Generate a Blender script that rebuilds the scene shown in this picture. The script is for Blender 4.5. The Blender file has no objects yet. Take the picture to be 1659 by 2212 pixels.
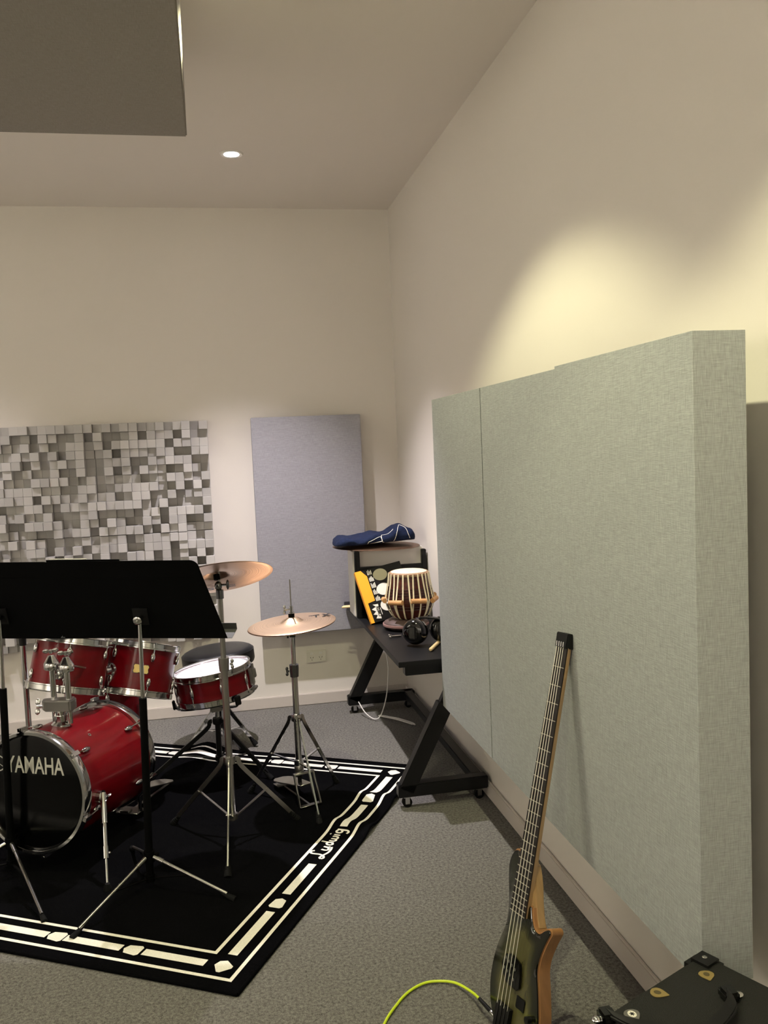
import bpy, bmesh, math, random
from mathutils import Vector as V, Matrix
random.seed(7)
SC = bpy.context.scene
COL = SC.collection
PI = math.pi

# ------------------------------------------------------------------ camera
F_PX, YAW, PITCH, ROLL = 1886.28, 0.1909, -0.0732, -0.0429
CAM = V((-1.032, -4.856, 1.4288))
fw = V((math.sin(YAW)*math.cos(PITCH), math.cos(YAW)*math.cos(PITCH), math.sin(PITCH)))
rt = V((math.cos(YAW), -math.sin(YAW), 0))
up = rt.cross(fw)
r2 = rt*math.cos(ROLL) + up*math.sin(ROLL)
u2 = -rt*math.sin(ROLL) + up*math.cos(ROLL)
cd = bpy.data.cameras.new('camera')
cam = bpy.data.objects.new('camera', cd); COL.objects.link(cam)
m = Matrix((r2, u2, -fw)).transposed().to_4x4(); m.translation = CAM
cam.matrix_world = m
cd.sensor_fit = 'HORIZONTAL'; cd.sensor_width = 36.0
cd.lens = F_PX/1659*36.0
cd.clip_start = 0.05
SC.camera = cam

# ------------------------------------------------------------------ world and exposure
w = bpy.data.worlds.new('world'); SC.world = w; w.use_nodes = True
w.node_tree.nodes['Background'].inputs[0].default_value = (0.5, 0.48, 0.45, 1)
w.node_tree.nodes['Background'].inputs[1].default_value = 0.1
SC.view_settings.view_transform = 'Standard'
SC.view_settings.look = 'None'
SC.view_settings.gamma = 1.0
SC.view_settings.use_curve_mapping = False
SC.view_settings.exposure = 0.0

# downlights: (x, y, power, colour)  -- the row along the right wall, then unseen ones added for fill light
WARM = (1.0, 0.965, 0.60); COOL = (1.0, 0.92, 0.98); NEUT = (1.0, 0.97, 0.87)
H = 2.7477
LIGHTS = [   # x, y, watts, colour, full cone (deg), blend, tilt towards (x, y), label
    (-0.875, -0.863, 325, COOL, 85, 1.0, (0, 0), 'lit white recessed downlight in the ceiling near the corner'),
    (-0.875, -2.40, 84, WARM, 107, .32, (0, 0), 'yellowish recessed downlight beside the right wall, out of the frame'),
    (-0.875, -3.94, 100, WARM, 107, .32, (0, 0), 'yellowish recessed downlight above the camera, out of the frame'),
    (-2.60, -0.863, 150, COOL, 100, 1.0, (0, 0), 'unseen downlight added as fill above the left side of the drum kit, out of the frame'),  # added for overall brightness, no such fitting in view
    (-3.70, -2.20, 560, NEUT, 90, .9, (-.75, 0), 'unseen fill spot added to brighten the room, aimed at the left wall, far one'),  # added fill pair, bounced off the left wall to lift the ambient
    (-3.70, -4.60, 560, NEUT, 90, .9, (-.75, 0), 'unseen fill spot added to brighten the room, aimed at the left wall, near one'),
    (-2.60, -6.20, 330, NEUT, 90, .9, (0, -.75), 'unseen fill spot added to brighten the room, aimed at the wall behind the camera, left one'),  # added fill pair, bounced off the wall behind the camera
    (-0.90, -6.20, 330, NEUT, 90, .9, (0, -.75), 'unseen fill spot added to brighten the room, aimed at the wall behind the camera, right one'),
]

# ------------------------------------------------------------------ materials
MATS = {}
def srgb(h):
    c = [int(h[i:i+2], 16)/255 for i in (0, 2, 4)]
    return tuple(x/12.92 if x <= .04045 else ((x+.055)/1.055)**2.4 for x in c) + (1,)
def mat(name, col, rough=.5, metal=0., coat=0., spec=.5, noise=None, bump=None, sheen=0., emit=None):
    """noise = (scale vec or float, amount): colour variation; bump = (scale, strength)"""
    if name in MATS: return MATS[name]
    mt = bpy.data.materials.new(name); mt.use_nodes = True; MATS[name] = mt
    nt = mt.node_tree; b = nt.nodes['Principled BSDF']
    c = srgb(col) if isinstance(col, str) else tuple(col) + (1,)
    b.inputs['Base Color'].default_value = c
    b.inputs['Roughness'].default_value = rough
    b.inputs['Metallic'].default_value = metal
    b.inputs['Coat Weight'].default_value = coat
    b.inputs['Coat Roughness'].default_value = .06
    b.inputs['Specular IOR Level'].default_value = spec
    if sheen: b.inputs['Sheen Weight'].default_value = sheen
    if emit:
        b.inputs['Emission Color'].default_value = tuple(emit[0]) + (1,)
        b.inputs['Emission Strength'].default_value = emit[1]
    tc = None
    def tex(scale, detail=3):
        nonlocal tc
        if tc is None: tc = nt.nodes.new('ShaderNodeTexCoord')
        n = nt.nodes.new('ShaderNodeTexNoise'); n.inputs['Detail'].default_value = detail
        if isinstance(scale, (int, float)):
            n.inputs['Scale'].default_value = scale; nt.links.new(tc.outputs['Object'], n.inputs['Vector'])
        else:
            mp = nt.nodes.new('ShaderNodeMapping'); mp.inputs['Scale'].default_value = scale
            n.inputs['Scale'].default_value = 1
            nt.links.new(tc.outputs['Object'], mp.inputs['Vector']); nt.links.new(mp.outputs['Vector'], n.inputs['Vector'])
        return n
    if noise:
        scs = noise[0] if isinstance(noise[0], list) else [noise[0]]
        prev = None
        for s in scs:
            n = tex(s)
            if prev is None: prev = n.outputs['Fac']
            else:
                ad = nt.nodes.new('ShaderNodeMath'); ad.operation = 'ADD'
                nt.links.new(prev, ad.inputs[0]); nt.links.new(n.outputs['Fac'], ad.inputs[1]); prev = ad.outputs[0]
        mr = nt.nodes.new('ShaderNodeMapRange')
        k = len(scs)
        mr.inputs['From Min'].default_value = .3*k; mr.inputs['From Max'].default_value = .7*k
        mr.inputs['To Min'].default_value = 1-noise[1]; mr.inputs['To Max'].default_value = 1+noise[1]
        nt.links.new(prev, mr.inputs['Value'])
        mx = nt.nodes.new('ShaderNodeVectorMath'); mx.operation = 'SCALE'
        mx.inputs[0].default_value = c[:3]
        nt.links.new(mr.outputs[0], mx.inputs['Scale']); nt.links.new(mx.outputs[0], b.inputs['Base Color'])
        mt['fac'] = 1
        fac = prev
    if bump:
        n = fac if (noise and bump[0] is None) else tex(bump[0]).outputs['Fac']
        bp = nt.nodes.new('ShaderNodeBump'); bp.inputs['Strength'].default_value = bump[1]
        bp.inputs['Distance'].default_value = .002
        nt.links.new(n, bp.inputs['Height']); nt.links.new(bp.outputs[0], b.inputs['Normal'])
    return mt

def cymbal_mat(name, col, rough):
    mt = mat(name, col, rough, 1.0)
    nt = mt.node_tree; b = nt.nodes['Principled BSDF']
    tc = nt.nodes.new('ShaderNodeTexCoord')
    ln = nt.nodes.new('ShaderNodeVectorMath'); ln.operation = 'LENGTH'
    nt.links.new(tc.outputs['Object'], ln.inputs[0])
    no = nt.nodes.new('ShaderNodeTexNoise'); no.noise_dimensions = '1D'; no.inputs['Scale'].default_value = 220
    nt.links.new(ln.outputs['Value'], no.inputs['W'])
    bp = nt.nodes.new('ShaderNodeBump'); bp.inputs['Strength'].default_value = .35; bp.inputs['Distance'].default_value = .0015
    nt.links.new(no.outputs[0], bp.inputs['Height']); nt.links.new(bp.outputs[0], b.inputs['Normal'])
    mr = nt.nodes.new('ShaderNodeMapRange'); mr.inputs['From Min'].default_value = .3; mr.inputs['From Max'].default_value = .7
    mr.inputs['To Min'].default_value = .86; mr.inputs['To Max'].default_value = 1.08
    nt.links.new(no.outputs[0], mr.inputs['Value'])
    mx = nt.nodes.new('ShaderNodeVectorMath'); mx.operation = 'SCALE'; mx.inputs[0].default_value = srgb(col)[:3]
    nt.links.new(mr.outputs[0], mx.inputs['Scale']); nt.links.new(mx.outputs[0], b.inputs['Base Color'])
    return mt

def block_mat():
    mt = mat('white_plaster_block', 'B9B6B2', .85)
    nt = mt.node_tree; b = nt.nodes['Principled BSDF']
    oi = nt.nodes.new('ShaderNodeObjectInfo'); cr = nt.nodes.new('ShaderNodeMapRange')
    cr.inputs['To Min'].default_value = .8; cr.inputs['To Max'].default_value = 1.1
    nt.links.new(oi.outputs['Random'], cr.inputs['Value'])
    mx = nt.nodes.new('ShaderNodeVectorMath'); mx.operation = 'SCALE'; mx.inputs[0].default_value = srgb('B2AFAA')[:3]
    nt.links.new(cr.outputs[0], mx.inputs['Scale']); nt.links.new(mx.outputs[0], b.inputs['Base Color'])
    return mt

WALL = mat('cream_wall_paint', 'DBD5CC', .8, bump=(180, .05))
CEIL = mat('ceiling_paint', 'E2DBD2', .75, bump=(180, .04))
SKIRT = mat('satin_skirting_paint', 'C6BEB6', .5)
CARPET = mat('grey_speckled_carpet', '676560', .95, spec=.1, noise=([300, 110], .75), bump=(300, .9))
FAB = mat('woven_grey_fabric', '979A99', .9, spec=.2, noise=([(45, 45, 900), (900, 900, 45)], .3), bump=(None, .35))
FABB = mat('woven_bluegrey_fabric', '96959A', .9, spec=.2, noise=([(45, 45, 900), (900, 900, 45)], .28), bump=(None, .3))
FABC = mat('woven_ceiling_fabric', '8E8880', .9, spec=.2, noise=([(40, 700, 40), (700, 40, 40)], .2))
BLOCK = block_mat()
CHROME = mat('polished_chrome', 'C9C9C8', .12, 1.0)
STEEL = mat('brushed_steel', '9C9A96', .3, 1.0)
DARKCHROME = mat('dark_chrome', '6E6E70', .2, 1.0)
RED = mat('red_lacquer', '62020C', .3, 0, .28, .15, noise=((4, 4, 60), .15))
HEADB = mat('glossy_black_drumhead', (.0015, .0015, .0015), .16, 0, 0, spec=.2)
HEADW = mat('white_drumhead', 'DCDDE2', .5)
BLACK = mat('satin_black', (.0028, .0028, .003), .42, spec=.3)
BLACKM = mat('matte_black_enamel', (.0012, .0012, .0012), .6, spec=.06)
GLOSSB = mat('glossy_black_plastic', (.002, .002, .002), .12, 0, .3)
RUBBER = mat('black_rubber', (.004, .004, .004), .8, spec=.15)
VINYL = mat('black_vinyl', (.004, .0042, .005), .36, spec=.35, bump=(220, .25))
DESKTOP = mat('charcoal_laminate', (.0062, .0062, .0068), .45, spec=.22, bump=(500, .15))
BRONZE = cymbal_mat('cymbal_bronze', 'DCC0A4', .38)
BRONZED = cymbal_mat('dark_cymbal_bronze', '9A7C64', .42)
LABELW = mat('white_print', 'D9D6CC', .6)
SILVERP = mat('silver_print', 'B9B7AE', .5)
LABELK = mat('black_print', '101012', .5)
GOLD = mat('gold_badge', 'C9B272', .28, .9)
RUGK = mat('black_rug_pile', (.0022, .0022, .0026), .95, spec=.02, noise=(300, .4), bump=(300, .7))
RUGW = mat('cream_rug_pile', 'E8E4D8', .95, spec=.1, noise=(250, .08), bump=(250, .4))
WHITEP = mat('white_plastic', 'DAD8D2', .4)
WHITEBOX = mat('off_white_enamel', 'CFCBC4', .5)
PAPER = mat('white_paper', 'E6E3DA', .8)
ORANGE = mat('orange_card', 'F0A019', .45)
CARDK = mat('black_card', (.004, .0035, .0038), .45, spec=.2)
DENIM = mat('navy_cotton', '0F1A34', .9, spec=.2, noise=(60, .3), bump=(400, .5))
BRASSY = mat('tabla_wood', '4A170D', .4, noise=((20, 20, 160), .5))
STRAP = mat('cream_leather_strap', 'E2D8B6', .6, noise=(60, .12))
DOWEL = mat('pale_wood_dowel', 'B98A58', .55, noise=((30, 30, 8), .15))
FRETM = mat('fret_nickel', 'B9B4A6', .4, .6)
STRINGM = mat('wound_steel_string', 'E4E0D2', .45, .5)
STICK = mat('hickory_stick', 'D9BF8C', .5)
CUSH = mat('brown_cushion_leather', '4A3A36', .6, bump=(120, .3))
CUSHR = mat('pinkish_cushion_piping', '8A6A66', .6)
MAPLE = mat('natural_maple', 'A98A60', .4, 0, .3, noise=((60, 60, 6), .12))
OAKB = mat('varnished_body_wood', '946A42', .38, 0, .4, noise=((50, 50, 5), .18))
ROSE = mat('dark_fretboard', '150D0C', .5)
YEL = mat('yellow_cable_jacket', 'C6DC2A', .4)
PICK = mat('tan_pick', '7C6A3C', .45)
PICKD = mat('pick_imprint', '43391D', .6)
TOLEX = mat('black_tolex', (.0075, .0075, .0065), .55, spec=.25, bump=(500, .5))
PLATEW = mat('outlet_plastic', 'D6D2C6', .4)
LENS = mat('lit_lens', 'FFFFFF', .5, emit=((1, .95, .95), 60))
FIT = mat('white_fitting', 'D8D4CC', .4)

def burst_mat():
    mt = mat('green_burst_top', '3A3A16', .12, 0, 1.0)
    nt = mt.node_tree; b = nt.nodes['Principled BSDF']
    tc = nt.nodes.new('ShaderNodeAttribute'); tc.attribute_name = 'edge'
    cr = nt.nodes.new('ShaderNodeValToRGB')
    e = cr.color_ramp.elements
    e[0].position = 0.0; e[0].color = srgb('070706')
    e[1].position = .8; e[1].color = srgb('4F4C2C')
    k = e.new(.38); k.color = srgb('1A1C08')
    tc2 = nt.nodes.new('ShaderNodeTexCoord'); mp = nt.nodes.new('ShaderNodeMapping'); mp.inputs['Scale'].default_value = (60, 60, 7)
    no = nt.nodes.new('ShaderNodeTexNoise'); no.inputs['Scale'].default_value = 1; no.inputs['Detail'].default_value = 4
    nt.links.new(tc2.outputs['Object'], mp.inputs[0]); nt.links.new(mp.outputs[0], no.inputs['Vector'])
    mr = nt.nodes.new('ShaderNodeMapRange'); mr.inputs['From Min'].default_value = .3; mr.inputs['From Max'].default_value = .7
    mr.inputs['To Min'].default_value = .65; mr.inputs['To Max'].default_value = 1.2
    nt.links.new(no.outputs['Fac'], mr.inputs['Value'])
    ml = nt.nodes.new('ShaderNodeVectorMath'); ml.operation = 'SCALE'
    nt.links.new(tc.outputs['Fac'], cr.inputs[0]); nt.links.new(cr.outputs[0], ml.inputs[0]); nt.links.new(mr.outputs[0], ml.inputs['Scale'])
    nt.links.new(ml.outputs[0], b.inputs['Base Color'])
    return mt
BURST = burst_mat()

# ------------------------------------------------------------------ mesh helpers
def frame(axis, ref=None):
    z = V(axis).normalized()
    if ref is None: ref = V((1, 0, 0)) if abs(z.x) < .9 else V((0, 1, 0))
    x = (V(ref) - z*V(ref).dot(z)).normalized()
    return x, z.cross(x), z

def smooth_pts(pts, n=6):
    P = [V(p) for p in pts]
    if len(P) < 3: return P
    out = []
    for i in range(len(P)-1):
        p0 = P[max(i-1, 0)]; p1 = P[i]; p2 = P[i+1]; p3 = P[min(i+2, len(P)-1)]
        for k in range(n):
            t = k/n
            out.append(.5*((2*p1) + (p2-p0)*t + (2*p0-5*p1+4*p2-p3)*t*t + (3*p1-p0-3*p2+p3)*t**3))
    out.append(P[-1]); return out

class MB:
    def __init__(s): s.v = []; s.f = []
    def add(s, vs, fs):
        o = len(s.v); s.v += [V(v) for v in vs]; s.f += [[i+o for i in f] for f in fs]; return s
    def boxr(s, c, size, X=(1, 0, 0), Y=(0, 1, 0), Z=(0, 0, 1)):
        c = V(c); X, Y, Z = V(X), V(Y), V(Z); a, b, d = (k/2 for k in size)
        vs = [c + X*(a*i) + Y*(b*j) + Z*(d*k) for k in (-1, 1) for j in (-1, 1) for i in (-1, 1)]
        return s.add(vs, [[0, 2, 3, 1], [4, 5, 7, 6], [0, 1, 5, 4], [2, 6, 7, 3], [0, 4, 6, 2], [1, 3, 7, 5]])
    def box(s, lo, hi):
        lo, hi = V(lo), V(hi); return s.boxr((lo+hi)/2, hi-lo)
    def bar(s, a, b, wd, ht, ref=(0, 0, 1)):
        a, b = V(a), V(b); z = (b-a); L = z.length; z.normalize()
        y = (V(ref) - z*V(ref).dot(z)).normalized(); x = y.cross(z)
        return s.boxr((a+b)/2, (wd, ht, L), x, y, z)
    def tube(s, pts, r, n=10, cap=True):
        P = [V(p) for p in pts]
        R = r if isinstance(r, (list, tuple)) else [r]*len(P)
        prevx = None; rings = []
        for i, p in enumerate(P):
            d = (P[min(i+1, len(P)-1)] - P[max(i-1, 0)]).normalized()
            if prevx is None: x, y, _ = frame(d)
            else:
                x = prevx - d*prevx.dot(d)
                x = x.normalized() if x.length > 1e-6 else frame(d)[0]
                y = d.cross(x)
            prevx = x
            rings.append([p + x*(R[i]*math.cos(2*PI*k/n)) + y*(R[i]*math.sin(2*PI*k/n)) for k in range(n)])
        vs = [q for rg in rings for q in rg]; fs = []
        for i in range(len(P)-1):
            for k in range(n):
                a = i*n+k; b = i*n+(k+1) % n
                fs.append([a, b, b+n, a+n])
        if cap: fs += [list(range(n))[::-1], list(range((len(P)-1)*n, len(P)*n))]
        return s.add(vs, fs)
    def lathe(s, prof, o, axis=(0, 0, 1), n=32, closed=False):
        x, y, z = frame(axis); o = V(o); vs = []; idx = []
        for r, h in prof:
            if r < 1e-6: idx.append([len(vs)]*n); vs.append(o + z*h)
            else:
                idx.append(list(range(len(vs), len(vs)+n)))
                vs += [o + z*h + x*(r*math.cos(2*PI*k/n)) + y*(r*math.sin(2*PI*k/n)) for k in range(n)]
        fs = []
        m = len(prof)
        for i in range(m if closed else m-1):
            A, B = idx[i], idx[(i+1) % m]
            for k in range(n):
                f = [A[k], A[(k+1) % n], B[(k+1) % n], B[k]]
                g = []
                for q in f:
                    if q not in g: g.append(q)
                if len(g) > 2: fs.append(g)
        return s.add(vs, fs)
    def cyl(s, a, b, r, n=16, r2=None):
        a, b = V(a), V(b); L = (b-a).length
        return s.lathe([(0, 0), (r, 0), (r if r2 is None else r2, L), (0, L)], a, b-a, n)
    def ball(s, c, r, n=12, sc=(1, 1, 1), X=(1, 0, 0), Y=(0, 1, 0), Z=(0, 0, 1)):
        c, X, Y, Z = V(c), V(X), V(Y), V(Z); vs = []; m = n//2
        for i in range(m+1):
            t = PI*i/m
            if i in (0, m): vs.append(c + Z*(r*sc[2]*math.cos(t)))
            else:
                for k in range(n):
                    p = 2*PI*k/n
                    vs.append(c + X*(r*sc[0]*math.sin(t)*math.cos(p)) + Y*(r*sc[1]*math.sin(t)*math.sin(p)) + Z*(r*sc[2]*math.cos(t)))
        fs = []
        for k in range(n):
            fs.append([0, 1+k, 1+(k+1) % n])
            for i in range(m-2):
                a = 1+i*n
                fs.append([a+k, a+n+k, a+n+(k+1) % n, a+(k+1) % n])
            a = 1+(m-2)*n
            fs.append([a+k, len(vs)-1, a+(k+1) % n])
        return s.add(vs, fs)
    def prism(s, pts, h0, h1, o, X, Y, Z):
        o, X, Y, Z = V(o), V(X), V(Y), V(Z); n = len(pts)
        vs = [o + X*p[0] + Y*p[1] + Z*h0 for p in pts] + [o + X*p[0] + Y*p[1] + Z*h1 for p in pts]
        fs = [list(range(n))[::-1], list(range(n, 2*n))] + [[i, (i+1) % n, n+(i+1) % n, n+i] for i in range(n)]
        return s.add(vs, fs)
    def wing(s, c, axis, span, size=.012, t=.003):
        """wing nut: a hub and two rounded ears"""
        x, y, z = frame(axis, span)
        s.cyl(V(c)-z*.004, V(c)+z*.008, size*.35, 10)
        for q in (1, -1):
            s.ball(V(c)+x*(q*size*.85)+z*.005, size*.62, 10, (1, t/size*1.2, .8), x, y, z)
        return s
    def build(s, name, material, parent=None, bevel=0, loc=None, seg=2, sharp=.7):
        base = V(parent['_o']) if parent is not None else V(loc or (0, 0, 0))
        me = bpy.data.meshes.new(name)
        bm = bmesh.new()
        vs = [bm.verts.new(v - base) for v in s.v]
        for f in s.f:
            try: bm.faces.new([vs[i] for i in f])
            except ValueError: pass
        bmesh.ops.recalc_face_normals(bm, faces=bm.faces)
        if bevel:
            ed = [e for e in bm.edges if len(e.link_faces) == 2 and e.calc_face_angle() > .6]
            bmesh.ops.bevel(bm, geom=ed, offset=bevel, segments=seg, affect='EDGES', clamp_overlap=True)
        for f in bm.faces: f.smooth = True
        bm.to_mesh(me); bm.free()
        me.set_sharp_from_angle(angle=sharp)
        me.materials.append(material)
        o = bpy.data.objects.new(name, me); COL.objects.link(o)
        o['_o'] = list(base)
        if parent is not None: o.parent = parent
        else: o.location = base
        return o

def thing(name, label, cat, loc, group=None):
    o = bpy.data.objects.new(name, None); COL.objects.link(o)
    o.empty_display_size = .05
    o.location = loc; o['_o'] = list(loc)
    o['label'] = label; o['category'] = cat
    if group: o['group'] = group
    return o
def tag(o, label, cat, group=None):
    o['label'] = label; o['category'] = cat
    if group: o['group'] = group
    return o
def struct(o): o['kind'] = 'structure'; return o

def text(name, txt, o, X, Y, size, material, parent, xs=1.0, bold=0., depth=.0006, align='CENTER', label=None):
    cu = bpy.data.curves.new('t', 'FONT'); cu.body = txt; cu.size = 1.0
    cu.align_x = align; cu.align_y = 'CENTER'; cu.offset = bold; cu.extrude = .02; cu.resolution_u = 3
    t = bpy.data.objects.new('t', cu); COL.objects.link(t)
    dg = bpy.context.evaluated_depsgraph_get()
    me = bpy.data.meshes.new_from_object(t.evaluated_get(dg))
    bpy.data.objects.remove(t); bpy.data.curves.remove(cu)
    me.name = name
    X, Y = V(X).normalized(), V(Y).normalized(); Z = X.cross(Y)
    base = V(parent['_o']); o = V(o)
    for v in me.vertices:
        c = v.co
        v.co = o + X*(c.x*size*xs) + Y*(c.y*size) + Z*(depth*(1 if c.z > 0 else 0)) - base
    me.materials.clear(); me.materials.append(material)
    ob = bpy.data.objects.new(name, me); COL.objects.link(ob); ob.parent = parent
    ob['_o'] = list(base)
    if label: ob['label'] = label
    return ob

# ================================================================== ROOM
XL, YN = -4.3, -6.8
struct(MB().box((XL-.1, YN-.1, -.1), (.1, .1, 0)).build('floor', CARPET))
struct(MB().box((XL-.1, YN-.1, H), (.1, .1, H+.1)).build('ceiling', CEIL))
struct(MB().box((XL-.1, 0, 0), (.1, .1, H)).build('wall_back', WALL))
struct(MB().box((0, YN, 0), (.1, 0, H)).build('wall_right', WALL))
struct(MB().box((XL-.1, YN, 0), (XL, 0, H)).build('wall_left', WALL))
struct(MB().box((XL-.1, YN-.1, 0), (.1, YN, H)).build('wall_front', WALL))
SK = .066
struct(MB().box((XL, -.014, 0), (0, 0, SK)).build('baseboard_back', SKIRT, bevel=.004))
struct(MB().box((-.014, YN, 0), (0, -.014, SK)).build('baseboard_right', SKIRT, bevel=.004))

# ------------------------------------------------------------------ downlights and added fill spots
for (x, y, pw, colr, cone, blend, tilt, lab) in LIGHTS:
    t = thing('downlight', lab, 'light', (x, y, H))
    MB().lathe([(.034, -.004), (.047, -.006), (.052, -.001), (.052, 0), (.034, 0)], (x, y, H), n=32, closed=True).build('trim_ring', FIT, t)
    MB().lathe([(0, -.003), (.032, -.003), (.034, -.0005), (0, -.0005)], (x, y, H), n=24).build('lens', LENS, t)
    ld = bpy.data.lights.new('spot', 'SPOT'); ld.energy = pw; ld.color = colr
    ld.spot_size = math.radians(cone); ld.spot_blend = blend; ld.shadow_soft_size = .02
    lo = bpy.data.objects.new('lamp', ld); COL.objects.link(lo); lo.parent = t; lo.location = (0, 0, -.03)
    lo.rotation_euler = V((tilt[0], tilt[1], -1)).to_track_quat('-Z', 'Y').to_euler()

# ------------------------------------------------------------------ ceiling panel
t = thing('ceiling_panel', 'large grey fabric acoustic panel hung flat below the ceiling', 'panel', (-1.655, -2.37, 2.5))
cx0, cx1, cy0, cy1 = -2.255, -1.055, -2.97, -1.77
MB().add([(cx0, cy0, 2.5), (cx1, cy0, 2.5), (cx1, cy1, 2.5), (cx0, cy1, 2.5), (cx0, cy0, 2.55), (cx1+.012, cy0, 2.55), (cx1, cy1, 2.55), (cx0, cy1, 2.55)],
         [[0, 3, 2, 1], [4, 5, 6, 7], [0, 1, 5, 4], [1, 2, 6, 5], [2, 3, 7, 6], [3, 0, 4, 7]]).build('fabric_face', FABC, t, bevel=.004)
for px in (cx0+.15, cx1-.15):
    for py in (cy0+.15, cy1-.15):
        MB().cyl((px, py, 2.54), (px, py, H), .002, 6).build('suspension_wire', STEEL, t)

# ------------------------------------------------------------------ wooden block diffuser tiles
TS = .588; NB = 13; BS = TS/NB
cube = bpy.data.meshes.new('block')
bm = bmesh.new(); bmesh.ops.create_cube(bm, size=1.0); bmesh.ops.bevel(bm, geom=bm.edges[:], offset=.02, segments=1, affect='EDGES')
bm.to_mesh(cube); bm.free(); cube.materials.append(BLOCK)
TL = {(0, 0): 'upper right tile of white relief blocks on the back wall', (1, 0): 'upper left tile of white relief blocks on the back wall',
      (0, 1): 'lower right tile of white relief blocks behind the music stand', (1, 1): 'lower left tile of white relief blocks behind the drum kit'}
for (i, j), lab in TL.items():
    x1 = -1.05 - i*(TS+.002); z1 = 1.617 - j*(TS+.003)
    t = thing('block_diffuser', lab, 'wall panel', (x1-TS/2, 0, z1-TS), 'relief block tiles on the back wall')
    MB().box((x1-TS, -.012, z1-TS), (x1, -.0005, z1)).build('backing_board', BLOCK, t)
    for a in range(NB):
        for b in range(NB):
            d = random.choice((.004, .005, .006, .022, .032, .042, .052, .062, .062, .072, .080, .080))
            o = bpy.data.objects.new('block', cube); COL.objects.link(o); o.parent = t
            o.location = (x1 - (a+.5)*BS - t.location.x, -.012-d/2, z1 - (b+.5)*BS - t.location.z)
            o.scale = (BS*.985, d, BS*.985)

# ------------------------------------------------------------------ fabric wall panels
t = thing('fabric_panel', 'blue-grey fabric acoustic panel on the back wall beside the corner', 'panel', (-.52, 0, .43))
MB().box((-.819, -.1, .431), (-.223, -.05, 1.62)).build('fabric_core', FABB, t, bevel=.003)
for z in (.6, 1.45): MB().box((-.75, -.05, z-.02), (-.29, 0, z+.02)).build('mounting_batten', BLACKM, t)
PE = [(-1.575, -2.186, 1.6045, .4045, 'sage grey fabric panel on the right wall, farthest of three, beside the desk'),
      (-2.1955, -2.8066, 1.6045, .4045, 'sage grey fabric panel on the right wall, middle of three, right of the dark seam'),
      (-2.8065, -3.437, 1.611, .4045, 'sage grey fabric panel on the right wall, nearest of three, with its end face showing')]
for y1, y0, zt, zb, lab in PE:
    t = thing('fabric_panel', lab, 'panel', (-.09, (y0+y1)/2, zb), 'fabric panels along the right wall')
    MB().box((-.193, y0, zb), (-.089, y1, zt)).build('fabric_core', FAB, t, bevel=.0004, seg=1)
    for z in (zb+.22, zt-.2): MB().box((-.09, y0+.24, z-.02), (0, y1-.16, z+.02)).build('mounting_batten', BLACKM, t)

# ------------------------------------------------------------------ power outlet
t = thing('power_outlet', 'white double power outlet low on the back wall under the panel', 'outlet', (-.52, 0, .273))
MB().box((-.577, -.011, .239), (-.463, 0, .307)).build('cover_plate', PLATEW, t, bevel=.003)
for x in (-.545, -.495):
    MB().boxr((x, -.0125, .292), (.016, .004, .012)).build('rocker_switch', WHITEP, t, bevel=.001)
    m = MB()
    m.boxr((x-.007, -.0113, .268), (.0022, .001, .009), (math.cos(.5), 0, math.sin(.5)), (0, 1, 0), (-math.sin(.5), 0, math.cos(.5)))
    m.boxr((x+.007, -.0113, .268), (.0022, .001, .009), (math.cos(.5), 0, -math.sin(.5)), (0, 1, 0), (math.sin(.5), 0, math.cos(.5)))
    m.boxr((x, -.0113, .255), (.0022, .001, .008))
    m.build('socket_slots', BLACKM, t)

# ================================================================== RUG
RO = V((-1.047, -2.603, 0)); RU = V((.507, .863, 0)).normalized(); RV = V((-.863, .507, 0)).normalized()
RL, RW, RT = 1.685, 1.98, .008
def ripple(u, v):
    g = lambda x, s: math.exp(-(x/s)**2)
    z = RT
    z += .016*g(u-1.02-.12*v, .05)*math.exp(-(v/.35)**2)
    z += .016*g(u-1.30-.1*v, .045)*math.exp(-(v/.3)**2)
    z += .03*math.exp(-((v-1.08)/.07)**2)*math.exp(-((u-1.70)/.16)**2)
    z += .004*math.exp(-((v-.65)/.1)**2)*math.exp(-((u-1.66)/.12)**2)
    return z
def rugpt(u, v, dz=0):
    p = RO + RU*u + RV*v; p.z = ripple(u, v)+dz; return p
rug = thing('drum_rug', 'black drum rug with a cream bordered pattern under the drum kit', 'rug', RO + RU*(RL/2) + RV*(RW/2))
nu, nv = 100, 90
vs = []; fs = []
for i in range(nu+1):
    for j in range(nv+1): vs.append(rugpt(RL*i/nu, RW*j/nv))
for i in range(nu):
    for j in range(nv):
        a = i*(nv+1)+j; fs.append([a, a+1, a+nv+2, a+nv+1])
bd = [i*(nv+1) for i in range(nu+1)] + [nu*(nv+1)+j for j in range(1, nv+1)] + [i*(nv+1)+nv for i in range(nu-1, -1, -1)] + [j for j in range(nv-1, 0, -1)]
base = len(vs)
for q in bd: p = vs[q].copy(); p.z = max(0, vs[q].z-RT); vs.append(p)
for k in range(len(bd)):
    k2 = (k+1) % len(bd); fs.append([bd[k], bd[k2], base+k2, base+k])
MB().add(vs, fs).build('rug_field', RUGK, rug)
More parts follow.
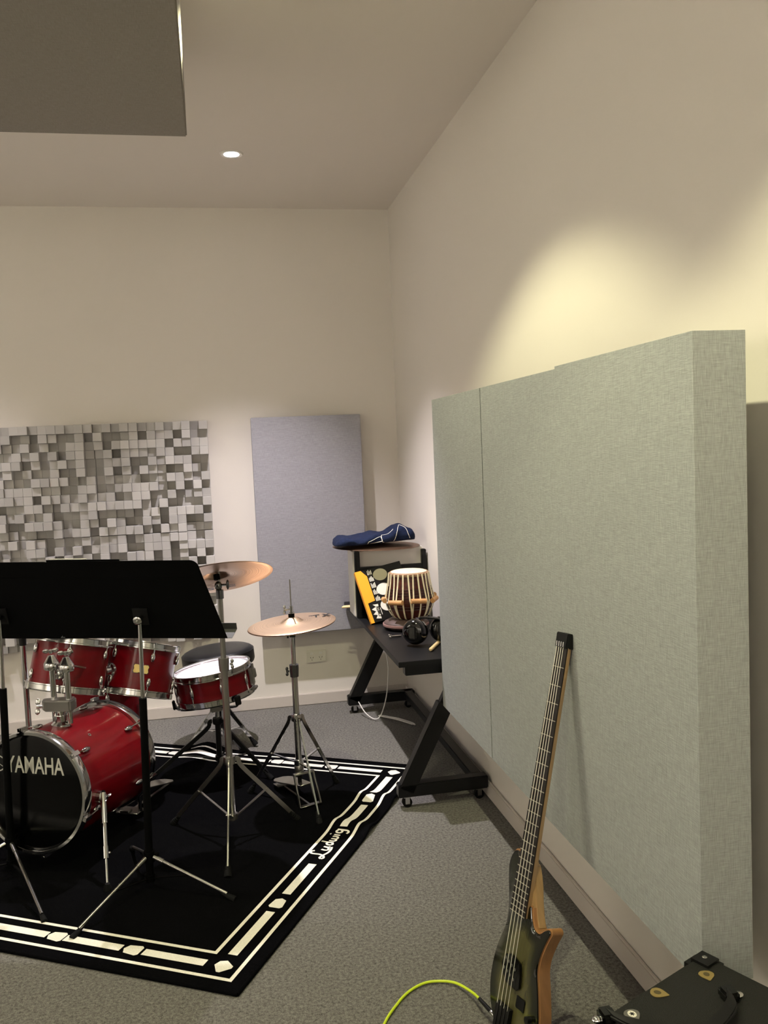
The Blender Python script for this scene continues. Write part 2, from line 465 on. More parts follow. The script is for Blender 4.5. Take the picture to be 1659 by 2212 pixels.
# binding along the visible edges
e = [rugpt(RL*i/60, .0, -.002) for i in range(61)]
m = MB(); m.tube([rugpt(0, RW*i/40, -.002) for i in range(41)], .0055, 8); m.tube(e, .0055, 8)
m.tube([rugpt(RL, RW*i/60, -.002) for i in range(61)], .0055, 8)
m.build('rug_binding', RUGK, rug)
def ribbon(m, uv, wd, dz=.0012):
    P = [V((a, b, 0)) for a, b in uv]; L = []; R = []
    for i, p in enumerate(P):
        d = (P[min(i+1, len(P)-1)] - P[max(i-1, 0)]).normalized(); nn = V((-d.y, d.x, 0))
        L.append(p+nn*wd/2); R.append(p-nn*wd/2)
    n = len(P)
    m.add([rugpt(q.x, q.y, dz) for q in L+R], [[i, i+1, n+i+1, n+i] for i in range(n-1)])
    return m
def line(a, b, n): return [(a[0]+(b[0]-a[0])*i/n, a[1]+(b[1]-a[1])*i/n) for i in range(n+1)]
for off, nm in ((.046, 'outer_border_line'), (.152, 'inner_border_line')):
    m = MB(); hw = .006
    c = [(off, off), (RL-off, off), (RL-off, RW-off), (off, RW-off)]
    for k in range(4):
        a, b = V(c[k]+(0,)), V(c[(k+1) % 4]+(0,)); d = (b-a).normalized()
        e_ = hw if k % 2 == 0 else -hw; ribbon(m, line((a-d*e_)[:2], (b+d*e_)[:2], 90), 2*hw)
    m.build(nm, RUGW, rug)
def dash(a, b): ribbon(MB(), line(a, b, 20), .03).build('border_dash', RUGW, rug)
def badge(u, v, ax):
    k = [(-.028, .02), (-.02, .028), (.02, .022), (.03, .0), (.02, -.022), (-.02, -.028), (-.028, -.02)]
    if ax == 'u': q = [(u+a, v+b*.85) for a, b in k]
    elif ax == 'v': q = [(u+b*.85, v+a) for a, b in k]
    else: q = [(u+(a+b)*.62, v+(a-b)*.62) for a, b in k]
    MB().add([rugpt(a, b, .0013) for a, b in q], [list(range(len(q)))]).build('border_badge', RUGW, rug)
C0 = .1
for a, b in ((.155, .395), (.505, .715), (1.0, 1.225), (1.325, 1.53)): dash((a, C0), (b, C0)); dash((a, RW-C0), (b, RW-C0))
for u in (.447, 1.278): badge(u, C0, 'u'); badge(u, RW-C0, 'u')
for a, b in ((.155, .36), (.435, .635), (.70, .90), (.975, 1.18), (1.25, 1.455), (1.525, 1.82)): dash((C0, a), (C0, b)); dash((RL-C0, a), (RL-C0, b))
for v in (.397, .667, .938, 1.215, 1.49): badge(C0, v, 'v'); badge(RL-C0, v, 'v')
for u in (C0, RL-C0):
    for v in (C0, RW-C0): badge(u, v, 'c')
strokes = [[(.044, .058), (.040, .068), (.030, .071), (.023, .062), (.022, .046), (.022, .022), (.014, .000), (0, -.008), (-.008, 0), (0, .01), (.018, .004), (.04, -.008), (.064, -.010), (.085, -.004)],
           [(.060, .034), (.056, .018), (.058, .006), (.066, .002), (.076, .01), (.082, .034)], [(.082, .034), (.080, .012), (.086, .004)],
           [(.116, .028), (.108, .034), (.099, .026), (.098, .012), (.105, .003), (.114, .009)], [(.120, .066), (.117, .036), (.116, .004)],
           [(.130, .034), (.129, .012), (.136, .003), (.145, .010), (.147, .032)], [(.147, .024), (.148, .008), (.156, .003), (.165, .012), (.165, .034)],
           [(.179, .034), (.178, .018), (.177, .003)], [(.181, .050), (.1812, .056)],
           [(.212, .028), (.204, .035), (.195, .028), (.194, .014), (.202, .005), (.211, .011)], [(.215, .035), (.213, .0), (.211, -.018), (.203, -.027), (.193, -.021)]]
m = MB()
strokes = [strokes[0][:9], strokes[0][8:]] + strokes[1:]
for k_, s in enumerate(strokes):
    q = [(.765+p.x*1.0, .088+p.y*.78) for p in smooth_pts([(a, b, 0) for a, b in s], 5)]
    ribbon(m, q, .0085, .0013+.00012*k_)
m.build('script_lettering', RUGW, rug)

# ================================================================== DRUMS
def badge_on(root, c, axis, R, ang_dir):
    x, y, z = frame(axis, ang_dir)
    o = V(c)+x*(R+.0005)
    pts = [(-.030, .010), (-.026, .0165), (-.012, .0165), (-.008, .014), (.008, .014), (.012, .0165), (.026, .0165), (.030, .010), (.027, 0), (.030, -.010), (.026, -.0165), (.012, -.0165), (.008, -.014), (-.008, -.014), (-.012, -.0165), (-.026, -.0165), (-.030, -.010), (-.027, 0)]
    b = MB().prism([(1.07*a, 1.1*q) for a, q in pts], -.003, .0008, o, y, z, x).build('maker_badge', LABELK, root)
    MB().prism(pts, .0008, .0016, o, y, z, x).build('badge_plate', GOLD, b)
def lug_set(root, c, axis, R, half, nl, ref, tube=False, phase=.5, rodlen=None):
    x, y, z = frame(axis, ref)
    for k in range(nl):
        a = 2*PI*(k+phase)/nl; d = x*math.cos(a)+y*math.sin(a); tn = z.cross(d)
        if tube:
            m = MB(); m.ball(V(c)+d*(R+.006), .012, 10, (.8, .7, 2.4), tn, d, z)
            m.cyl(V(c)+d*(R-.002), V(c)+d*(R+.004), .006, 8)
            lg = m.build('lug', CHROME, root)
            MB().cyl(V(c)+d*(R+.009)-z*half, V(c)+d*(R+.009)+z*half, .0028, 8).build('tension_rod', CHROME, lg)
        else:
            for s in (1, -1):
                p = V(c)+d*(R+.005)+z*(s*half*.52)
                lg = MB().ball(p, .012, 10, (.85, .8, 1.7), tn, d, z).build('lug', CHROME, root)
                m = MB(); m.cyl(p+d*.004, V(c)+d*(R+.009)+z*(s*half*1.0), .0026, 8)
                m.cyl(V(c)+d*(R+.009)+z*(s*half*.97), V(c)+d*(R+.009)+z*(s*(half*1.0+.012)), .0042, 8)
                m.build('tension_rod', CHROME, lg)
def hoop(root, c, z, R, s, w=.022):
    """flanged steel hoop around a head; s is the outward direction along the axis"""
    pr = [(R+.004, -w*.75), (R+.013, -w*.75), (R+.013, -w*.55), (R+.0075, -w*.45), (R+.0075, w*.35), (R+.011, w*.45), (R+.010, w*.55), (R+.003, w*.45), (R+.003, -w*.5)]
    return MB().lathe(pr, c, V(z)*s, 48, closed=True).build('hoop', CHROME, root)
def drum(name, label, top, bot, R, nl, top_mat, ref, tube=False, phase=.5, badge=None, group=None):
    top, bot = V(top), V(bot); ax = (top-bot); h = ax.length; ax.normalize(); c = (top+bot)/2
    t = thing(name, label, 'drum', bot if bot.z < top.z else top, group)
    MB().lathe([(R-.006, -h/2), (R, -h/2+.004), (R, h/2-.004), (R-.006, h/2), (R-.008, h/2-.01), (R-.008, -h/2+.01)], c, ax, 56, closed=True).build('shell', RED, t)
    hoop(t, top, ax, R, 1); hoop(t, bot, ax, R, -1)
    MB().lathe([(0, .002), (R-.012, .002), (R+.002, -.004), (R+.002, -.01), (0, -.004)], top, ax, 48).build('batter_head', top_mat, t)
    MB().lathe([(0, .002), (R-.012, .002), (R+.002, -.004), (R+.002, -.01), (0, -.004)], bot, -ax, 48).build('resonant_head', HEADW, t)
    lug_set(t, c, ax, R, h/2, nl, ref, tube, phase)
    if badge is not None: badge_on(t, c, ax, R, badge)
    return t

# --- bass drum
BF, BR_ = V((-1.7105, -1.696, .282)), V((-1.512, -1.300, .262))
bax = (BR_-BF).normalized(); BRAD = .203
bd = thing('bass_drum', 'red lacquered bass drum with a black lettered front head', 'drum', (BF.x, BF.y, RT))
blen = (BR_-BF).length; bc = (BF+BR_)/2
sh0 = .02
MB().lathe([(BRAD-.006, -blen/2+sh0), (BRAD, -blen/2+sh0+.004), (BRAD, blen/2-sh0-.004), (BRAD-.006, blen/2-sh0), (BRAD-.008, blen/2-sh0-.01), (BRAD-.008, -blen/2+sh0+.01)], bc, bax, 64, closed=True).build('shell', RED, bd)
for p, s in ((BF, -1), (BR_, 1)):
    pr = [(BRAD+.001, -.030), (BRAD+.011, -.030), (BRAD+.014, -.022), (BRAD+.014, .003), (BRAD+.011, .010), (BRAD+.001, .010), (BRAD-.002, .004)]
    MB().lathe(pr, p, bax*s, 64, closed=True).build('hoop', CHROME, bd)
    MB().lathe([(0, .002), (BRAD-.012, .002), (BRAD+.001, -.003), (BRAD+.001, -.01), (0, -.006)], p, bax*s, 64).build('front_head' if s < 0 else 'batter_head', HEADB if s < 0 else HEADW, bd)
bx, by, bz = frame(bax, (0, 0, 1))    # bx = up, by = bax x up
for k in range(6):
    a = 2*PI*(k+.5)/6 + .35
    d = bx*math.cos(a)+by*math.sin(a); tn = bz.cross(d)
    for p, s in ((BF, 1), (BR_, -1)):
        c = p+bax*(s*.085)+d*(BRAD+.005)
        lg = MB().ball(c, .013, 10, (.85, .8, 1.9), tn, d, bz).build('lug', CHROME, bd)
        m = MB(); m.cyl(c+d*.006, p-bax*(s*.012)+d*(BRAD+.022), .003, 8)
        m.boxr(p+bax*(s*.006)+d*(BRAD+.02), (.016, .012, .034), tn, d, bz)
        m.build('tension_claw', CHROME, lg)
ex = V((.895, -.446, 0)).normalized(); eu = bax.cross(ex); eu = eu if eu.z > 0 else -eu
ho = BF - bax*.0025
text('maker_lettering', 'YAMAHA', ho+ex*.013+eu*.094, ex, eu, .084, SILVERP, bd, xs=.67, bold=.012, label='silver YAMAHA lettering')
m = MB(); m.lathe([(.0245, 0), (.0285, 0), (.0285, .0008), (.0245, .0008)], ho+ex*(-.136)+eu*.097, -bax, 32, closed=True)
for k in range(3):
    d = ex*math.sin(2*PI*k/3)+eu*math.cos(2*PI*k/3)
    m.bar(ho+ex*(-.136)+eu*.097-bax*.0004, ho+ex*(-.136)+eu*.097-bax*.0004+d*.02, .0018, .0008, -bax)
m.build('tuning_fork_emblem', SILVERP, bd)
MB().lathe([(.003, 0), (.007, 0), (.007, .002), (.003, .002)], bc+(bx*.80+ex*.60).normalized()*BRAD-bax*.06, (bx*.80+ex*.60), 16, closed=True).build('air_vent', CHROME, bd)
# spurs
for s, foot in ((1, V((-1.452, -1.925, RT))), (-1, V((-1.99, -1.60, RT)))):
    br = BF + bax*.085 + ex*(s*.198) - V((0, 0, .030))
    m = MB(); m.cyl(br-ex*(s*.005), br+ex*(s*.02), .022, 20); m.wing(br+ex*(s*.03)-V((0, 0, .004)), ex*s, (0, 1, .3), .018)
    sp = m.build('spur_bracket', CHROME, bd)
    a = br+ex*(s*.022); d = (foot-a)
    m = MB(); m.tube([a+V((0, 0, .012)), a+d*.30], .0105, 12); m.tube([a+d*.18, a+d*.62], .0075, 12); m.tube([a+d*.55, a+d*.68], .0095, 12)
    m.tube([a+d*.65, a+d*.95], .0045, 10); m.ball(a+d*.62+V((.012, 0, 0)), .005, 8)
    m.build('spur_leg', CHROME, bd)
    MB().lathe([(0, 0), (.014, 0), (.014, .006), (.008, .022), (0, .022)], foot, n=16).build('spur_foot', RUBBER, bd)
# tom mount on the shell
MX0 = V((.98, -.19, 0))
mb = BF + bax*.150 + MX0*.018 + V((0, 0, BRAD-.012)); MX = V((.98, -.19, 0)); MY = V((.19, .98, 0))
m = MB(); m.lathe([(0, 0), (.036, 0), (.034, .014), (.022, .024), (.022, .045), (0, .045)], mb, n=24)
m.tube([mb+V((0, 0, .03)), mb+V((0, 0, .085))], .0165, 16)
m.build('mount_base', CHROME, bd)
cl = mb+V((0, 0, .085))
m = MB()
m.prism([(-.066, .0), (-.062, .016), (-.03, .026), (.02, .03), (.048, .03), (.056, .014), (.056, -.016), (.046, -.03), (.0, -.026), (-.05, -.02)], -.022, .02, cl, MX, MY, (0, 0, 1))
blk = m.build('mount_clamp', STEEL, bd, bevel=.005)
MB().cyl(cl-MX*.05-V((0, 0, .006)), cl-MX*.078-V((0, 0, .006)), .006, 10).wing(cl-MX*.076-V((0, 0, .006)), -MX, (0, .3, 1), .020, .005).build('clamp_wing_nut', CHROME, blk)
TOPS = []
for px, py in ((-.024, .012), (.036, -.006)):
    q = cl+MX*px+MY*py; zt = q.z + (.135 if px < 0 else .13)
    MB().tube([q-V((0, 0, .07)), (q.x, q.y, zt)], .0105, 16).build('tom_tube', CHROME, bd)
    m = MB(); hc = V((q.x, q.y, zt))
    m.lathe([(0, -.010), (.017, -.010), (.026, -.007), (.0275, -.003), (.0275, .015), (.025, .019), (.014, .038), (.010, .044), (0, .045)], hc, n=24)
    hd = m.build('ball_clamp', CHROME, bd)
    MB().wing(hc+V((0, -.002, .056)), (0, -.25, 1), (1, .1, 0), .019, .005).build('clamp_wing_nut', CHROME, hd)
    TOPS.append(hc+V((0, 0, .016)))

# --- rack toms
T1T, T1B = V((-1.603, -1.300, .732)), V((-1.641, -1.340, .552))
T2T, T2B = V((-1.363, -1.110, .651)), V((-1.406, -1.154, .465))
drum('tom_drum', 'red rack tom on the left above the bass drum, behind the chrome clamps', T1T, T1B, .141, 6, HEADW, (0, -1, 0), phase=.05, group='rack toms')
drum('tom_drum', 'red rack tom on the right with a gold badge, beside the snare drum', T2T, T2B, .146, 6, HEADW, (0, -1, 0), phase=.35, badge=(.12, -1, 0), group='rack toms')
# arms from the ball clamps to the toms
for hc, tgt, nrm in ((TOPS[0], (T1T+T1B)/2+V((-.02, -.142, .0)), V((-.1, -1, 0))), (TOPS[1], (T2T+T2B)/2+V((-.100, -.118, .030)), V((-.7, -.72, 0)))):
    MB().tube([hc, tgt+nrm.normalized()*.02], .0055, 10).build('tom_arm', CHROME, bd)
    x, y, z = frame(nrm, (0, 0, 1))
    m = MB(); m.lathe([(0, -.004), (.030, -.004), (.030, .006), (.022, .012), (.022, .034), (.012, .040), (0, .040)], tgt-z*.006, z, 24)
    m.ball(tgt+x*.034+z*.016, .011, 10, (1, 1, 1.3))
    m.build('tom_bracket', CHROME, bd)

# --- floor tom
FT = V((-1.572, -.800, .0))
ft = drum('floor_tom', 'red floor tom standing behind the bass drum and rack toms', FT+V((0, 0, .47)), FT+V((0, 0, .16)), .168, 6, HEADW, (0, -1, 0), phase=.2)
for a in (-.42, 1.75, 3.8):
    d = V((math.cos(a), math.sin(a), 0)); p = FT+d*.186
    lg = MB().tube(smooth_pts([p+V((0, 0, .40)), p+V((0, 0, .22)), p+V((0, 0, .12)), p+d*.035+V((0, 0, .05)), p+d*.035+V((0, 0, RT+.012))], 4), .0048, 10).build('leg', CHROME, ft)
    m = MB(); m.boxr(p+V((0, 0, .31))-d*.008, (.022, .03, .05), d, V((-d.y, d.x, 0))); m.wing(p+V((0, 0, .31))+d*.012, d, (0, 0, 1), .013)
    m.build('leg_bracket', CHROME, lg)
    MB().lathe([(0, 0), (.012, 0), (.012, .012), (.007, .03), (0, .03)], p+d*.035+V((0, 0, RT)), n=14).build('rubber_foot', RUBBER, lg)

# --- snare drum
sn_n = V((-.130, .030, .99)).normalized()
SNT = V((-1.088, -.950, .482)); SNB = SNT - sn_n*.118
snare = drum('snare_drum', 'shallow red snare drum with a white head on a stand', SNT, SNB, .163, 8, HEADW, (0, -1, 0), tube=True, phase=.25)
x, y, z = frame(sn_n, (1, -.25, 0))
m = MB(); c = (SNT+SNB)/2 + x*.172
m.boxr(c, (.016, .035, .075), x, y, z); m.boxr(c+x*.014+z*.012, (.014, .02, .04), x, y, z); m.cyl(c+z*.03+x*.01, c+z*.055+x*.01, .007, 10)
m.boxr(c-z*.055+x*.004, (.02, .045, .012), x, y, z)
m.build('strainer', STEEL, snare, bevel=.002)
MB().lathe([(.048, 0), (.0495, 0), (.0495, .0005), (.048, .0005)], SNT+sn_n*.0022, sn_n, 40, closed=True).build('head_ring_print', mat('grey_print', '9A9A9E', .6), snare)

# ================================================================== STANDS
def foot_cap(lg, foot, d, r=.013, L=.05, top=None):
    """rubber boot at a leg's end; d = direction down the leg"""
    d = V(d).normalized()
    pr = [(0, 0), (r, 0), (r, .012), (r*.9, .014), (r*.95, .02), (r*.8, .022), (r*.85, .028), (r*.72, .03), (r*.75, .036), (r*.6, .038), (r*.55, L), (0, L)]
    MB().lathe(pr, V(foot), -d, 14).build('rubber_foot', RUBBER, lg)
def tripod(t, c, feet, zc, zl, material, th=.017, wd=.006, brace=.55, r_top=.024, bulge=.09):
    """flat double-braced legs that arch out of a collar at zc; braces meet a lower collar at zl"""
    m = MB(); m.lathe([(.012, -.014), (.021, -.014), (.023, 0), (.021, .014), (.012, .014)], (c[0], c[1], zc), n=18, closed=True).build('collar', material, t)
    m = MB(); m.lathe([(.011, -.011), (.019, -.011), (.019, .011), (.011, .011)], (c[0], c[1], zl), n=18, closed=True).build('lower_collar', material, t)
    for f in feet:
        f = V((f[0], f[1], RT+.004)); h = V((f.x-c[0], f.y-c[1], 0)); D = h.length; h.normalize(); s = h.cross(V((0, 0, 1)))
        a = V((c[0], c[1], zc)) + h*r_top; b = V((c[0], c[1], zc-.035)) + h*(r_top+bulge*D)
        P = smooth_pts([a, V((c[0], c[1], zc-.004))+h*(r_top+bulge*D*.45), b, b+(f-b)*.5, f+(b-f).normalized()*.03], 5)
        lg = None; m = MB()
        for q in range(len(P)-1): 
            e_ = (P[q+1]-P[q]); n_ = s.cross(e_).normalized()
            if q == 0: v0 = [P[q]+s*(i*wd/2)+n_*(j*th/2) for i, j in ((-1, -1), (1, -1), (1, 1), (-1, 1))]; pts = [v0]
            pts.append([P[q+1]+s*(i*wd/2)+n_*(j*th/2) for i, j in ((-1, -1), (1, -1), (1, 1), (-1, 1))])
        vs = [v for r in pts for v in r]; fs = [[3, 2, 1, 0], [len(vs)-4, len(vs)-3, len(vs)-2, len(vs)-1]]
        for q in range(len(pts)-1):
            for k in range(4): fs.append([q*4+k, q*4+(k+1) % 4, q*4+4+(k+1) % 4, q*4+4+k])
        m.add(vs, fs); lg = m.build('leg', material, t, bevel=.0015, seg=1)
        foot_cap(lg, f-V((0, 0, .004)), f-b)
        k = b+(f-b)*brace
        m = MB(); m.bar(V((c[0], c[1], zl))+h*.018, k, .010, .004, (0, 0, 1)); m.cyl(k-s*.009, k+s*.009, .004, 8)
        m.build('brace', material, t)
def pole(t, c, z0, z1, r, material, name='pole'):
    return MB().tube([(c[0], c[1], z0), (c[0], c[1], z1)], r, 18).build(name, material, t)
def clampj(t, c, z, r, material, d=(1, 0, 0), hgt=.04):
    m = MB(); m.lathe([(r*.8, -hgt/2), (r+.004, -hgt/2), (r+.006, hgt*.2), (r+.006, hgt/2), (r*.8, hgt/2)], (c[0], c[1], z), n=18, closed=True)
    d = V(d).normalized(); m.wing(V((c[0], c[1], z))+d*(r+.012), d, (0, 0, 1), .013)
    return m.build('height_clamp', material, t)
def cymbal(name, label, c, nrm, R, material, bell=.055, bellh=.02, drop=.016, group=None, loc=None):
    nrm = V(nrm).normalized(); t = thing(name, label, 'cymbal', c, group)
    top = [(0, bellh), (bell*.35, bellh*.95), (bell*.7, bellh*.6), (bell, 0), (bell*1.12, -.002), (R*.6, -drop*.45), (R*.88, -drop*.82), (R-.001, -drop)]
    pr = [(.006, bellh)] + top[1:] + [(R, -drop-.0006)] + [(r, h-.0014) for r, h in top[::-1][:-1]] + [(.006, bellh-.0014)]
    MB().lathe(pr, c, nrm, 72, closed=True).build('bronze_disc', material, t, sharp=1.0)
    return t

# --- hi-hat
HC = (-.755, -1.36)
hh = thing('hi_hat_stand', 'chrome hi-hat stand with a pedal and upright rod, beside the rug border', 'stand', (HC[0], HC[1], RT))
pole(hh, HC, .12, .545, .0125, CHROME); pole(hh, HC, .53, .695, .0095, CHROME, 'upper_tube'); pole(hh, HC, .69, .918, .0028, STEEL, 'pull_rod')
clampj(hh, HC, .545, .013, DARKCHROME, (-1, -.2, 0), .05)
m = MB(); m.lathe([(0, 0), (.012, 0), (.013, .018), (.026, .03), (.026, .034), (0, .034)], (HC[0], HC[1], .684), n=24); m.tube([(HC[0]-.017, HC[1], .712), (HC[0]-.019, HC[1], .680)], .004, 8)
m.build('bottom_cymbal_seat', BLACK, hh)
tripod(hh, HC, [(-.955, -1.225), (-.707, -1.622), (-.587, -1.225)], .352, .165, CHROME, .014, .006, .42)
PD = V((-.35, .94, 0)).normalized(); PS = V((PD.y, -PD.x, 0))
p0 = V((HC[0], HC[1], 0)) - PD*.04 + PS*.0
m = MB()
for s in (-1, 1): m.bar(p0+PS*(s*.042)+V((0, 0, .13)), p0-PD*.05+PS*(s*.046)+V((0, 0, RT+.004)), .006, .012, PD)
m.bar(p0-PD*.05-PS*.046+V((0, 0, RT+.008)), p0-PD*.05+PS*.046+V((0, 0, RT+.008)), .02, .004)
m.bar(p0-PS*.045+V((0, 0, .132)), p0+PS*.045+V((0, 0, .132)), .016, .008)
m.lathe([(0, 0), (.017, 0), (.02, .03), (.014, .045), (0, .045)], (HC[0], HC[1], .118), n=16)
m.build('pedal_frame', STEEL, hh, bevel=.001, seg=1)
def footboard(t, a, d, L, wd, za, zb, nm='footboard'):
    """tapering pedal plate with a raised heel end"""
    s = V((d.y, -d.x, 0)); pts = [(0, .62), (.12, .72), (.6, 1.0), (.85, 1.0), (.93, .8), (1, .45)]
    vs = []; 
    for q, wf in pts:
        z = za+(zb-za)*q
        for k in (-1, 1):
            for dz in (0, .006): vs.append(V(a)+d*(L*q)+s*(k*wd/2*wf)+V((0, 0, z+dz)))
    fs = []
    for i in range(len(pts)-1):
        b = i*4; fs += [[b, b+4, b+6, b+2], [b+1, b+3, b+7, b+5], [b, b+1, b+5, b+4], [b+2, b+6, b+7, b+3]]
    fs += [[0, 2, 3, 1], [len(vs)-4, len(vs)-3, len(vs)-1, len(vs)-2]]
    return MB().add(vs, fs).build(nm, STEEL, t, bevel=.0015, seg=1)
footboard(hh, p0-PD*.02, PD, .27, .085, .085, .03)
m = MB(); m.bar(p0+PD*.22-PS*.03+V((0, 0, RT+.006)), p0+PD*.22+PS*.03+V((0, 0, RT+.006)), .05, .006); m.bar(p0+PD*.22+V((0, 0, RT+.006)), p0-PD*.05+V((0, 0, RT+.006)), .008, .004)
m.build('heel_plate', STEEL, hh)
MB().box((HC[0]-.008, HC[1]-.004, .075), (HC[0]+.008, HC[1]+.004, .13)).build('pedal_strap', RUBBER, hh)
hn = V((-.075, -.03, 1)).normalized()
hb = cymbal('hi_hat_cymbal', 'lower bronze hi-hat cymbal, upside down under the top one', V((HC[0], HC[1], .722))-hn*.001, -hn, .178, BRONZED, drop=.012, group='hi-hat cymbals')
ht = cymbal('hi_hat_cymbal', 'upper bronze hi-hat cymbal with grooves and black lettering', V((HC[0], HC[1], .748)), hn, .178, BRONZE, bell=.045, bellh=.018, drop=.010, group='hi-hat cymbals')
hx = (V((1, .12, 0)) - hn*V((1, .12, 0)).dot(hn)).normalized(); hy = hn.cross(hx)
text('maker_lettering', 'PST X', V((HC[0], HC[1], .748))+hx*.108+hy*.026-hn*.0046, (hx*.98-hy*.2), hy*.98+hx*.2, .062, LABELK, ht, xs=.72, bold=.03)
m = MB(); m.lathe([(.004, 0), (.0125, 0), (.0125, .018), (.004, .018)], (HC[0], HC[1], .762), n=18, closed=True); m.build('felt_washer', BLACKM, hh)
m = MB(); m.lathe([(.003, 0), (.013, 0), (.013, .005), (.008, .006), (.008, .03), (.003, .03)], (HC[0], HC[1], .780), n=18, closed=True)
m.wing((HC[0]-.022, HC[1]-.004, .797), (-1, -.2, .1), (0, .2, 1), .013, .004); m.cyl((HC[0], HC[1], .797), (HC[0]-.02, HC[1]-.003, .797), .003, 8)
m.build('clutch', CHROME, hh)

# --- crash cymbal stand
CC = (-1.033, -1.63)
cs = thing('cymbal_stand', 'tall chrome cymbal stand in front of the snare drum', 'stand', (CC[0], CC[1], RT))
pole(cs, CC, .07, .655, .0127, STEEL); pole(cs, CC, .64, .93, .0100, STEEL, 'upper_tube')
pole(cs, CC, .92, 1.035, .0042, STEEL, 'tilter_rod')
clampj(cs, CC, .660, .0135, STEEL, (1, -.1, 0), .05)
m = MB(); m.lathe([(.008, -.02), (.014, -.02), (.014, .012), (.008, .014)], (CC[0], CC[1], .925), n=16, closed=True)
m.ball((CC[0]-.004, CC[1], .952), .014, 12, (1, .8, 1.3)); m.cyl((CC[0], CC[1], .955), (CC[0]+.03, CC[1]-.004, .955), .004, 8)
m.ball((CC[0]+.03, CC[1]-.004, .955), .019, 12, (.32, .45, 1.0))
m.build('tilter', DARKCHROME, cs)
tripod(cs, CC, [(-1.262, -1.45), (-1.060, -1.948), (-.785, -1.555)], .300, .085, STEEL, .016, .006, .42)
CN = V((.0, .0, 1))
to_cam = (CAM - V((CC[0], CC[1], .988))).normalized()
# near rim raised: the underside shows; right side a little higher
cn = V((-.085, .385, .92)).normalized()
ccn = V((CC[0]-.008, CC[1], .992))
cr = cymbal('crash_cymbal', 'tilted bronze crash cymbal on the tall stand, underside showing', ccn, cn, .205, BRONZE, bell=.05, bellh=.018, drop=.012)
cxv = (V((1, -.06, 0)) - cn*V((1, -.06, 0)).dot(cn)).normalized(); cyv = (-cn).cross(cxv)
text('maker_lettering', 'PAISTE', ccn+cyv*(-.0)+(-cyv if cyv.z > 0 else cyv)*.138+cxv*(-.045)-cn*.0135, cxv, cyv if cyv.z > 0 else -cyv, .048, mat('grey_blue_print', '4A4C66', .5), cr, xs=1.5, bold=0., depth=.0008)
m = MB(); m.lathe([(.004, -.006), (.0115, -.006), (.0115, .014), (.004, .014)], ccn-cn*.012, cn, 16, closed=True); m.build('felt_washer', BLACKM, cs)
m = MB(); m.lathe([(.004, 0), (.020, .0), (.017, .008), (.008, .012), (.004, .012)], ccn+cn*.019, cn, 16, closed=True); m.wing(ccn+cn*.034, cn, (1, 0, 0), .011)
m.build('wing_nut', STEEL, cs)

# --- snare stand
SC_ = (-1.075, -.945)
ss = thing('snare_stand', 'low black and chrome snare stand under the snare drum', 'stand', (SC_[0], SC_[1], RT))
pole(ss, SC_, .05, .26, .0125, BLACK); pole(ss, SC_, .24, .305, .0095, CHROME, 'upper_tube')
tripod(ss, SC_, [(-1.387, -.965), (-.855, -1.10), (-.965, -.700)], .245, .075, BLACK, .018, .009, .5)
MB().boxr((SC_[0], SC_[1], .305), (.06, .05, .03), sn_n.cross(V((0, 1, 0))).normalized()*-1).build('tilter_block', STEEL, ss, bevel=.006)
x, y, z = frame(sn_n, (0, -1, 0))
for k in range(3):
    a = 2*PI*k/3 + .5; d = x*math.cos(a)+y*math.sin(a)
    q0 = V((SC_[0], SC_[1], .312)); q1 = SNB + d*.172 - sn_n*.030
    m = MB(); m.tube(smooth_pts([q0, q0+(q1-q0)*.6+V((0, 0, -.006)), q1, q1+sn_n*.03+d*.014], 4), .006, 8)
    ar = m.build('basket_arm', CHROME, ss)
    MB().boxr(q1+sn_n*.024+d*.017, (.012, .026, .04), d, sn_n.cross(d), sn_n).build('rubber_grip', RUBBER, ar, bevel=.003)

# --- throne
TC = (-1.061, -.555)
th = thing('drum_throne', 'round black vinyl drum throne behind the snare drum', 'stool', (TC[0], TC[1], RT))
tn_ = V((-.07, .01, 1)).normalized(); tc_ = V((TC[0], TC[1], .488))
m = MB(); m.lathe([(0, .0), (.10, -.001), (.150, -.005), (.166, -.012), (.173, -.022)], tc_, tn_, 48); m.build('seat_top', VINYL, th)
m = MB(); m.lathe([(.173, -.0225), (.175, -.027), (.175, -.07), (.17, -.082), (0, -.084)], tc_, tn_, 48); m.build('seat_side', VINYL, th)
MB().lathe([(.1715, -.0245), (.1755, -.0245), (.1755, -.0205), (.1715, -.0205)], tc_, tn_, 48, closed=True).build('seat_piping', BLACK, th)
pole(th, TC, .05, .41, .0125, CHROME); 
tripod(th, TC, [(-.90, -.625), (-1.235, -.62), (-1.05, -.345)], .22, .075, CHROME, .018, .007, .5)
clampj(th, TC, .29, .013, CHROME, (-1, -.3, 0), .05)

# --- bass drum pedal
bp = thing('bass_pedal', 'steel bass drum pedal lying on the rug behind the bass drum', 'pedal', (-1.44, -1.26, RT))
pd = V((.47, .883, 0)); ps = V((pd.y, -pd.x, 0)); pa = V((-1.435, -1.285, 0))
m = MB(); m.boxr(pa+V((0, 0, RT+.006)), (.10, .06, .008), ps, pd); m.boxr(pa-pd*.03+V((0, 0, RT+.018)), (.04, .03, .012), ps, pd)
m.bar(pa+V((0, 0, RT+.006))+pd*.02, pa+pd*.31+V((0, 0, RT+.006)), .012, .005); m.build('base_plate', STEEL, bp, bevel=.002, seg=1)
for s in (-1, 1): MB().tube([pa+ps*(s*.045)+V((0, 0, RT+.01)), pa+ps*(s*.045)+V((0, 0, .17))], .008, 10).build('upright_post', CHROME, bp)
MB().tube([pa-ps*.052+V((0, 0, .165)), pa+ps*.052+V((0, 0, .165))], .006, 10).build('cam_axle', CHROME, bp)
footboard(bp, pa+pd*.035, pd, .26, .085, .085, .025)
